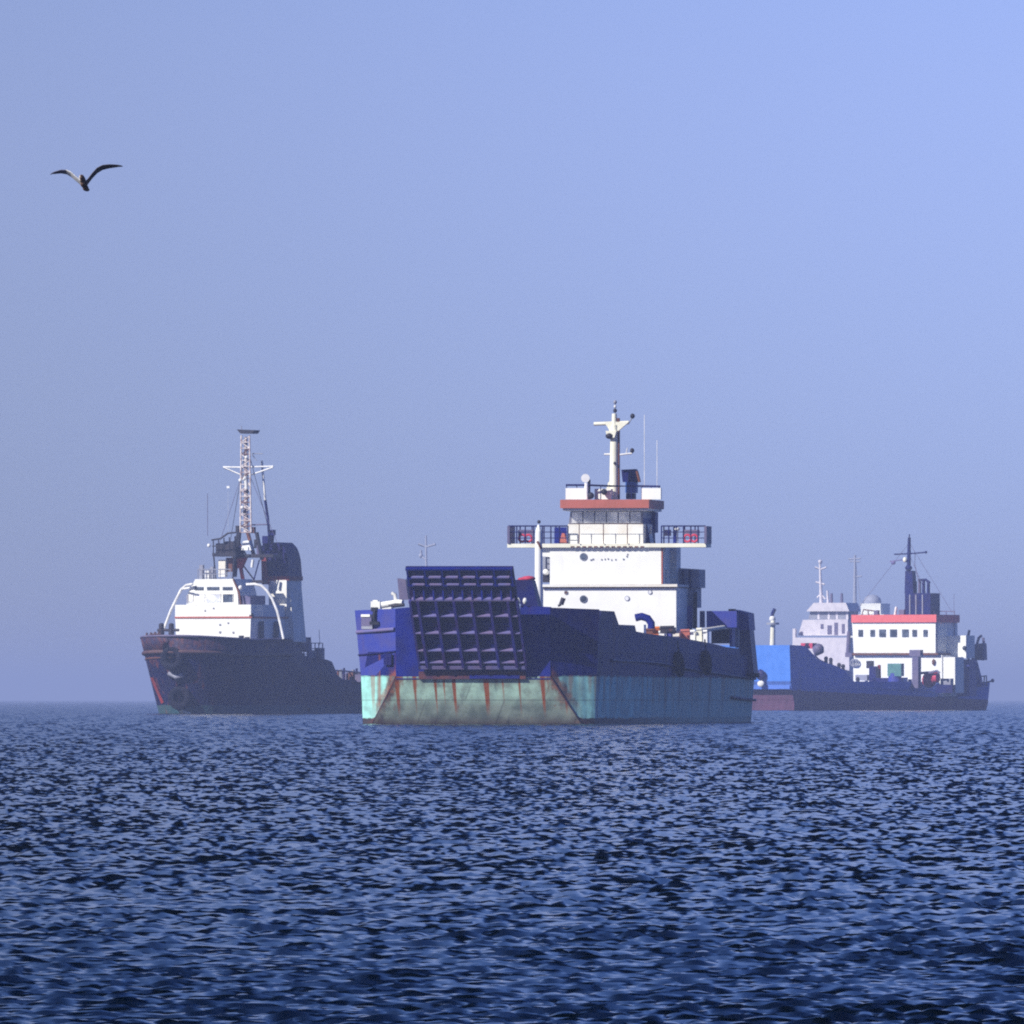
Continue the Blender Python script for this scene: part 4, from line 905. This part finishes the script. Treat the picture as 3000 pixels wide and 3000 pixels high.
# side above the knuckle follows the sheer
prof = [(0.05, zat(2312, 1890, 0))]
for px, py in [(2350, 1891), (2364, 1896), (2378, 1912), (2392, 1930), (2410, 1938), (2450, 1951), (2478, 1966), (2495, 1990), (2515, 2007), (2600, 2018), (2700, 2024), (2800, 2026), (2850, 2014), (2886, 2010)]:
    y = min(cy(px), LC2 - 2.0); prof.append((y, zat(px, py, y)))
h.add(vs, fs)
h.add([(x, y, z) for x, y, z in [(-7.4, 0.1, 3.0), (7.4, 0.1, 3.0), (7.4, LC2-2, 3.0), (-7.4, LC2-2, 3.0)]], [(0, 1, 2, 3)])
for sg in (-1, 1):
    lo = [(sg*7.5, y, min(zk, z - 0.05)) for y, z in prof]; hi = [(sg*(7.5), y, z) for y, z in prof]
    for i in range(len(prof) - 1):
        h.add([lo[i], lo[i+1], hi[i+1], hi[i], *[(p[0] - sg*0.2, p[1], p[2]) for p in (lo[i], lo[i+1], hi[i+1], hi[i])]], [(0,1,2,3), (7,6,5,4), (3,2,6,7)])
CS.part('hull', h, cs_m)
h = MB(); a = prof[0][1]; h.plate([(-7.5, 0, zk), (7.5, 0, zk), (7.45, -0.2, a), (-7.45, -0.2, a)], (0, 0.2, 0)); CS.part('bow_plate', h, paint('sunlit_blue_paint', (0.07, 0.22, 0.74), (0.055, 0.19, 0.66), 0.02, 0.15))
h = MB(); h.box(-7.2, 7.2, 0.3, 12, 3.1, a - 2.6); CS.part('forecastle', h, cs_m)
h = MB(); h.ball(P(2228, 1977, -0.5), 0.75, 10, (1, .5, 1.1)); CS.part('anchor', h, M['navy_dark'])
h = MB(); h.ball(P(2229, 2003, -0.4), 0.60, 10, (1, .4, .8)); CS.part('hawse_plate', h, M['lamp'])
# foremast
YQ = 3.0
h = MB(); h.cyl(P(2263, 1900, YQ), P(2265, 1808, YQ), 0.42, 0.34, 10); fm = CS.part('foremast', h, M['cream'])
h = MB(); h.cyl(P(2264, 1830, YQ), P(2264, 1824, YQ), 0.95, 0.95, 12); h.build('crow_platform', M['grey'], fm)
h = MB(); h.ball(P(2263, 1813, YQ), 0.48, 10); h.build('mast_lamp', M['lamp'], fm)
h = MB(); h.tube([P(2262, 1806, YQ), P(2264, 1796, YQ), P(2270, 1784, YQ)], 0.26, 6); h.build('radar_scanner', M['navy_dark'], fm)
YC = 49.0
h = MB(); CS.bx(h, 2500, 2760, 1920, 2040, YC + 0.4, 7); CS.part('lower_deckhouse', h, M['white'])
h = MB(); CS.bx(h, 2756, 2798, 1925, 2030, YC + 0.6, 3); CS.part('side_deckhouse', h, M['white'])
h = MB(); CS.bx(h, 2497, 2748, 1913.5, 1919, YC - 0.2, 7.4); CS.part('deck_edge', h, M['rust'])
h = MB(); CS.trap(h, (2496, 1823), (2741, 1823), (2501, 1913), (2741, 1913), YC, 7.5); CS.part('bridge_house', h, M['white'])
h = MB(); CS.bx(h, 2494, 2743, 1801.5, 1823, YC - 0.3, 8); CS.part('red_roof_band', h, M['coral'])
for px, w_, hh in ((2521, 13, 20), (2556, 13, 20), (2585, 19, 22), (2617, 20, 22), (2652, 19, 22), (2679, 13, 20), (2711, 12, 20)):
    h = MB(); CS.bx(h, px - w_/2, px + w_/2, 1855 - hh/2, 1855 + hh/2, YC - 0.10, 0.08); CS.part('window', h, M['glass'])
h = MB(); CS.bx(h, 2744, 2830, 1862, 1928, YC + 4, 3); CS.part('after_house', h, M['white'])
h = MB(); CS.bx(h, 2741.5, 2744, 1823, 1908, YC + 0.2, 0.3); CS.part('corner_post', h, M['grey'])
h = MB(); h.ball(P(2826, 1899, YC + 3.7), 0.38, 8); CS.part('porthole', h, M['glass'])
h = MB(); h.cyl(P(2484, 1925, YC + 1), P(2487, 1850, YC + 1), 0.34, 0.30, 8); h.box(P(2476, 1925, YC).x, P(2495, 1925, YC).x, YC, YC + 1, P(2480, 1925, YC).z, P(2480, 1912, YC).z); CS.part('samson_post', h, M['purple'])
h = MB(); CS.bx(h, 2798, 2840, 1932, 2040, YC + 5.5, 2.5); CS.part('poop_shade_house', h, M['lit_worn_blue'])
h = MB(); CS.bx(h, 2788, 2797, 1950, 2028, YC + 4.5, .4); CS.part('poop_post', h, M['white'])
# mast, funnel block
h = MB(); CS.bx(h, 2651, 2726, 1738, 1802, YC + 4, 3.2); fb = CS.part('funnel_block', h, M['navy_dark'])
h = MB(); CS.trap(h, (2652, 1672), (2672, 1672), (2650, 1738), (2676, 1738), YC + 4.2, 1.2); h.build('mast_base', M['navy_dark'], fb)
for px, yt, c in ((2682, 1703, 'navy_dark'), (2694, 1698, 'purple'), (2706, 1700, 'navy_dark'), (2720, 1706, 'navy_dark')):
    h = MB(); h.cyl(P(px, 1740, YC + 5), P(px, yt, YC + 5), 0.26, 0.24, 8); h.build('exhaust_pipe', M[c], fb)
h = MB(); h.tube([P(2690, 1700, YC+5), P(2712, 1698, YC+5), P(2724, 1708, YC+5)], 0.20, 6); h.build('pipe_elbow', M['navy_dark'], fb)
for px in (2665, 2683, 2702): h = MB(); CS.bx(h, px - 1.5, px + 1.5, 1742, 1800, YC + 3.9, .09); h.build('stiffener', M['grey'], fb)
h = MB(); h.cyl(P(2662, 1675, YC + 4.6), P(2664, 1575, YC + 4.6), 0.34, 0.24, 8); cm = CS.part('mast', h, M['navy_dark'])
def cs(name, mb, mat): return mb.build(name, M[mat], cm)
h = MB(); h.tube([P(2620, 1624, YC+4.6), P(2664, 1622, YC+4.6), P(2714, 1618, YC+4.6)], 0.12, 6); cs('yardarm', h, 'navy_dark')
h = MB(); h.ball(P(2713, 1618, YC+4.6), 0.22, 8); cs('yard_lamp', h, 'navy_dark')
h = MB(); h.tube([P(2607, 1645, YC+4.6), P(2640, 1640, YC+4.6), P(2664, 1648, YC+4.6)], 0.09, 6); cs('antenna_arm', h, 'ledge')
h = MB(); h.ball(P(2617, 1648, YC+4.3), 0.40, 10, (1, .5, .8)); cs('radar_dome', h, 'ledge')
h = MB(); h.ball(P(2651, 1640, YC+4.2), 0.42, 10, (.8, .6, 1)); cs('signal_lamp', h, 'cream')
h = MB(); h.ball(P(2662, 1664, YC+4.2), 0.6, 10, (1, .8, .7)); cs('mast_collar', h, 'navy_dark')
h = MB(); h.tube([P(2681, 1620, YC+4.6), P(2680, 1655, YC+4.6), P(2692, 1705, YC+4.6)], 0.06, 5); cs('stay', h, 'purple')
h = MB(); h.tube([P(2664, 1578, YC+4.6), P(2664, 1565, YC+4.6)], 0.10, 5); cs('mast_tip', h, 'navy_dark')
h = MB(); h.tube([P(2545, 1802, YC+3), P(2543, 1790, YC+3)], .1, 5); h.tube([P(2525, 1802, YC+3), P(2530, 1786, YC+3), P(2560, 1790, YC+3)], 0.10, 5); CS.part('roof_rail', h, M['rust'])
h = MB(); h.tube([P(2622, 1801, YC+2), P(2626, 1778, YC+2)], 0.20, 6); CS.part('roof_lamp', h, M['lamp'])
h = MB(); CS.bx(h, 2560, 2572, 1788, 1802, YC+2, .6); CS.bx(h, 2633, 2648, 1786, 1802, YC+2, .6); CS.part('roof_locker', h, M['purple'])
for a, b_ in (((2664, 1590), (2500, 1800)), ((2664, 1590), (2790, 1795)), ((2664, 1625), (2740, 1800))):
    h = MB(); h.tube([P(*a, YC + 4.6), P(*b_, YC + 4.6)], 0.03, 4); CS.part('stay', h, M['purple'])
# after boat deck frame
h = MB()
for px in (2750, 2772, 2796): h.tube([P(px, 1862, YC+6), P(px, 1791, YC+6)], 0.07, 5)
h.tube([P(2746, 1791, YC+6), P(2797, 1791, YC+6)], 0.07, 5); h.tube([P(2795, 1740, YC+6), P(2795, 1862, YC+6)], 0.03, 4); CS.part('awning_frame', h, M['purple'])
h = MB(); CS.trap(h, (2748, 1805), (2775, 1802), (2748, 1862), (2797, 1862), YC + 6.4, .3); CS.part('awning_panel', h, M['purple'])
h = MB(); CS.trap(h, (2776, 1812), (2784, 1812), (2776, 1830), (2797, 1832), YC + 6.2, .1); CS.part('red_awning_edge', h, M['rust_red'])
# stern davits
for pts in (((2838, 1940), (2835, 1870), (2840, 1846)), ((2862, 1985), (2858, 1900), (2868, 1868), (2876, 1862)), ((2878, 1935), (2882, 1880), (2880, 1868))):
    h = MB(); h.tube([P(a_, b_, YC + 11) for a_, b_ in pts], 0.20, 6); CS.part('davit', h, M['purple'])
h = MB(); CS.trap(h, (2848, 1888), (2880, 1884), (2846, 1934), (2882, 1934), YC + 11.5, 1.2); CS.part('stern_crate_frame', h, M['purple'])
h = MB(); h.tube([P(2845, 1926, YC + 11), P(2884, 1928, YC + 11)], 0.16, 6); CS.part('davit_beam', h, M['navy_dark'])
h = MB(); CS.trap(h, (2846, 1940), (2858, 1940), (2850, 2012), (2876, 2012), YC + 12, .8); CS.part('stern_winch_frame', h, M['lit_worn_blue'])
h = MB()
for px in (2862, 2872, 2882): h.tube([P(px, 2012, YC + 13), P(px + 2, 1982, YC + 13)], 0.10, 5)
h.tube([P(2858, 1984, YC + 13), P(2890, 1980, YC + 13), P(2890, 2010, YC + 13)], 0.12, 6); CS.part('stern_rail', h, M['navy_dark'])
h = MB(); h.tube([P(2888, 2000, YC + 14), P(2908, 1994, YC + 14)], .12, 6); h.ball(P(2908, 1994, YC+14), .3, 8); CS.part('stern_light', h, M['purple'])
# midships deck gear
YG = 40.0
gear = [(2600, 2640, 1944, 1975, 'green'), (2602, 2642, 1972, 2000, 'lit_worn_blue'), (2546, 2566, 1952, 2000, 'navy_dark'), (2538, 2552, 1936, 1952, 'dark'), (2571, 2581, 1948, 1985, 'rust_red'),
        (2672, 2690, 1925, 2010, 'purple'), (2664, 2696, 1904, 1917, 'purple'), (2640, 2660, 1985, 2015, 'grey'), (2590, 2607, 1997, 2010, 'white'), (2570, 2577, 1994, 2008, 'lamp'), (2543, 2551, 1999, 2009, 'lamp'),
        (2528, 2534, 1994, 2004, 'lamp'), (2506, 2540, 1977, 1988, 'grey'), (2660, 2672, 1990, 2018, 'purple'), (2755, 2785, 1988, 2010, 'grey'), (2740, 2790, 2006, 2024, 'navy_dark'), (2620, 2636, 2000, 2015, 'purple'), (2556, 2600, 1986, 1992, 'navy_dark')]
for i, (x0, x1, y0, y1, c) in enumerate(gear):
    h = MB(); y = YG + (i % 5) * 0.9; A, B_ = P(x0, y0, y), P(x1, y1 + 6, y)
    if i % 3 == 1: h.cyl(((A.x+B_.x)/2, y, B_.z), ((A.x+B_.x)/2, y, A.z), abs(B_.x-A.x)/2, abs(B_.x-A.x)/2.4, 10)
    else: h.box(A.x, B_.x, y, y + 1.0, B_.z, A.z)
    CS.part('deck_gear', h, M[c])
h = MB(); h.ball(P(2722, 1992, YG + 3), 1.15, 12, (1, .8, 1.05)); h.cyl(P(2738, 1985, YG + 3), P(2748, 1985, YG+3), 0.8); CS.part('hose_drum', h, M['pink'])
h = MB(); h.tube([P(2696, 1972, YG+2), P(2728, 1970, YG+2), P(2745, 1966, YG+2), P(2752, 1972, YG+2)], 0.22, 6); CS.part('crane_jib', h, M['purple'])
h = MB(); h.ball(P(2735, 1940, YC + .2), 0.42, 8, (.7, .3, 1.2)); CS.part('lifebuoy', h, M['rust'])
for px in (2497, 2503): h = MB(); h.torus(P(px + 4, 1942, YC + 0.1), (0, 1, 0), 0.5, 0.12, 14, 6); CS.part('hose_coil', h, M['grey'])
for i, (px, py) in enumerate(((2420, 1929), (2434, 1933), (2458, 1948), (2470, 1952), (2513, 1990))):
    h = MB(); y = cy(px, 6.6); h.cyl(P(px, py + 22, y), P(px, py, y), 0.30, 0.26, 8); h.ball(P(px, py, y), 0.34, 8); CS.part('mooring_bitt', h, M['dark'])
h = MB(); y = 8.0; h.cyl(P(2388, 1908, y), P(2406, 1900, y), 0.75); h.ball(P(2398, 1902, y), 0.85, 10); CS.part('windlass', h, M['purple'])
h = MB(); CS.bx(h, 2346, 2380, 1884, 1900, 9.0, 1.5); CS.part('windlass_motor', h, M['pink'])
h = MB(); h.tube([P(2385, 1918, 9), P(2400, 1934, 12), P(2418, 1942, 16)], 0.16, 6); CS.part('forecastle_ladder', h, M['ledge'])

# ================================================================ ships farther off in the haze
FW = Ship('distant_supply_ship', 2330, 2600.0, 20.0, 'pale white ship hazy in the distance, behind the blue coaster', 'ship')
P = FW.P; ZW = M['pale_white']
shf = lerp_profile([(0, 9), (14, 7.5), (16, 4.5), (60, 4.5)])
lofted_hull(60, 8, 7, shf, 4, 14, M['lit_worn_blue'], ship=FW)
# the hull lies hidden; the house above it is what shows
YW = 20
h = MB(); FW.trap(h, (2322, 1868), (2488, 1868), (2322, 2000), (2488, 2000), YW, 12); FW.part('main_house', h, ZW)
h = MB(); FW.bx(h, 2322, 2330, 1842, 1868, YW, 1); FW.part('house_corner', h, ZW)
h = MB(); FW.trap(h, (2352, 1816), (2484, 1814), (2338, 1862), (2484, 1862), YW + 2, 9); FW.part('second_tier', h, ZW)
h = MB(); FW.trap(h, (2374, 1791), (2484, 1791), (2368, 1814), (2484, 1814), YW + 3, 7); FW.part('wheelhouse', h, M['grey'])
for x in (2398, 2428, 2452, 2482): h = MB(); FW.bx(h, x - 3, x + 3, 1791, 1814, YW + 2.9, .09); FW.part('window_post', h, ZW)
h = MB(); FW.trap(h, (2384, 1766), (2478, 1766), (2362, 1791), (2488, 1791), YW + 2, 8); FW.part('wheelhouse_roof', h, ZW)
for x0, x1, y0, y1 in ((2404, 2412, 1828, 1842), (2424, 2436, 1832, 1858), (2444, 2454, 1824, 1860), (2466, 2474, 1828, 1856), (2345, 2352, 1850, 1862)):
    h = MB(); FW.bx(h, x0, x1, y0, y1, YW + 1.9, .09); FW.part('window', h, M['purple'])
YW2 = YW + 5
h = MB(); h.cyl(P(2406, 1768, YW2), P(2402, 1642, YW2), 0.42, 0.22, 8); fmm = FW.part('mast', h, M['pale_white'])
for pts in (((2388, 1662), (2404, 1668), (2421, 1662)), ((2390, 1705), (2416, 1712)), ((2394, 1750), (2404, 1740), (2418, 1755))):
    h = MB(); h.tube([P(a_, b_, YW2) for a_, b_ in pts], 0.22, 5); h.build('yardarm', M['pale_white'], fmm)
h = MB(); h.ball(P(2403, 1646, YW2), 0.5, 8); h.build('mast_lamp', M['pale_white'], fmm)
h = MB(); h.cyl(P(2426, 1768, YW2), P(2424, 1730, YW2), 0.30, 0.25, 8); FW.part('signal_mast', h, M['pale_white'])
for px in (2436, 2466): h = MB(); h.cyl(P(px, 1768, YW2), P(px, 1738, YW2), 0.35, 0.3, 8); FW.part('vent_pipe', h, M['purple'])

FG = Ship('distant_workboat', 2500, 3300.0, 20.0, 'faint grey workboat mast and dome far off behind the red topped bridge', 'ship')
P = FG.P
lofted_hull(50, 8, 7, lerp_profile([(0, 8), (50, 5)]), 4, 12, M['haze_white'], ship=FG)
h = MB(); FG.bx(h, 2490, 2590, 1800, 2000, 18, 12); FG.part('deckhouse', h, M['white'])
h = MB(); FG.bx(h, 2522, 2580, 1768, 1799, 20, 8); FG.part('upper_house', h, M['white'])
h = MB(); h.ball(P(2556, 1762, 24), 2.5, 12, (1, 1, .75)); FG.part('satellite_dome', h, M['haze_white'])
h = MB(); h.cyl(P(2504, 1800, 22), P(2505, 1626, 22), 0.62, 0.30, 8); fg = FG.part('mast', h, M['haze_white'])
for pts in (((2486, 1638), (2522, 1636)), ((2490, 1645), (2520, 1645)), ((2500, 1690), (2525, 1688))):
    h = MB(); h.tube([P(a_, b_, 22) for a_, b_ in pts], 0.22, 5); h.build('yardarm', M['haze_white'], fg)
h = MB(); h.tube([P(2506, 1640, 22), P(2524, 1800, 22)], 0.10, 5); h.build('stay', M['haze_white'], fg)

FH = Ship('distant_freighter', 1240, 4200.0, 20.0, 'far ship of which only a pale mast shows above the raised bow ramp', 'ship')
P = FH.P
lofted_hull(55, 8, 7, lerp_profile([(0, 9), (55, 6)]), 4, 12, M['lit_worn_blue'], ship=FH)
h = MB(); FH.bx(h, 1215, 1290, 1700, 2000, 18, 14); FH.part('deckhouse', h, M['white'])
h = MB(); h.cyl(P(1249, 1700, 22), P(1248, 1568, 22), 0.50, 0.30, 8); fh = FH.part('mast', h, M['haze_white'])
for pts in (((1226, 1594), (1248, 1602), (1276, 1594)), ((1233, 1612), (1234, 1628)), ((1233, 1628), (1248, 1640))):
    h = MB(); h.tube([P(a_, b_, 22) for a_, b_ in pts], 0.42, 5); h.build('yardarm', M['haze_white'], fh)
h = MB(); h.ball(P(1233, 1628, 22), 0.8, 8); h.build('radar_dome', M['haze_white'], fh)

# ================================================================ the gull
def make_gull():
    D = 228.0; k = D / FPX
    c_ = Vector(((247 - 1500) * k, D, CAM_H + (HOR - 540) * k))
    root = empty('gull', c_); root.rotation_euler = (R(-22), 0, 0); tag(root, 'brown and white gull gliding with raised wings in the empty sky', 'bird')
    q = lambda px, py, y=0.0: ((px - 247) * k, y, (540 - py) * k)
    h = MB()
    # body: tail, back, breast, head, bill as one chain of balls, merged by a voxel remesh
    for (px, py, y, r_, s_) in ((240, 531, -0.20, 0.050, (1, 1.2, .9)), (242, 533, -0.12, 0.060, (1, 1.6, .9)), (246, 538, 0.0, 0.072, (1, 1.8, .85)), (250, 543, 0.12, 0.058, (1, 1.7, .8)), (254, 546, 0.16, 0.040, (1.3, 1.5, .6))):
        h.ball(q(px, py, y), r_, 14, s_)
    h.cyl(q(239, 530, -0.24), q(238, 531, -0.30), 0.016, 0.006, 8)
    def wing(pts):     # (px, py, y of the leading edge, chord, thickness)
        n = 12; rings_ = []
        for px, py, y, ch, th in pts:
            x, _, z = q(px, py); rings_.append([(x, y + ch * (0.5 - 0.5 * math.cos(2*math.pi*i/n)), z + th * math.sin(2*math.pi*i/n) * (1.0 - 0.4 * (0.5 - 0.5*math.cos(2*math.pi*i/n)))) for i in range(n)])
        vs = [p for r_ in rings_ for p in r_]; m = len(rings_)
        fs = [(j*n+i, j*n+(i+1) % n, (j+1)*n+(i+1) % n, (j+1)*n+i) for j in range(m-1) for i in range(n)] + [tuple(range(n-1, -1, -1)), tuple(range((m-1)*n, m*n))]
        h.add(vs, fs, True)
    wing([(247, 540, -0.08, 0.24, .030), (257, 530, -0.10, 0.24, .026), (270, 514, -0.14, 0.24, .022), (284, 500, -0.18, 0.25, .020), (300, 490, -0.17, 0.23, .018), (320, 484, -0.12, 0.19, .015), (340, 480, -0.05, 0.13, .012), (352, 478.5, 0.0, 0.07, .010), (359, 478, 0.05, 0.03, .008)])
    wing([(246, 540, -0.08, 0.24, .030), (235, 532, -0.10, 0.24, .024), (222, 523, -0.14, 0.24, .020), (208, 512, -0.18, 0.25, .018), (195, 505, -0.17, 0.22, .016), (178, 501, -0.12, 0.18, .015), (162, 501, -0.05, 0.13, .014), (152, 502, 0.0, 0.07, .012), (146, 504, 0.05, 0.03, .010)])
    m = bpy.data.materials.new('gull_plumage_and_light'); n, b, o = nodes(m); v = N(n, 'TexCoord').outputs['Object']
    sp = N(n, 'SeparateXYZ'); n.links.new(v, sp.inputs[0])
    ax = sp.outputs[0]
    white_, br_, dk = (0.80, 0.80, 0.82), (0.13, 0.070, 0.050), (0.12, 0.085, 0.070)
    col = mixc(n, ramp(n, ax, -0.10, -0.06), white_, br_)          # inner left wing pale: its sunlight put into the colour
    col = mixc(n, ramp(n, ax, -0.36, -0.31), (0.13, 0.14, 0.24), col)     # dark left wing tip
    col = mixc(n, ramp(n, ax, 0.04, 0.12), col, dk)                  # right wing grey-brown: its shade put into the colour
    col = mixc(n, ramp(n, noise(n, v, 22, 5), 0.4, 0.7, 0, 0.35), col, (0.10, 0.09, 0.08))
    n.links.new(col, b.inputs['Base Color']); b.inputs['Roughness'].default_value = 0.8
    o = h.build('body', m, root); md = o.modifiers.new('one_surface', 'REMESH'); md.mode = 'VOXEL'; md.voxel_size = 0.009; md.use_smooth_shade = True
make_gull()
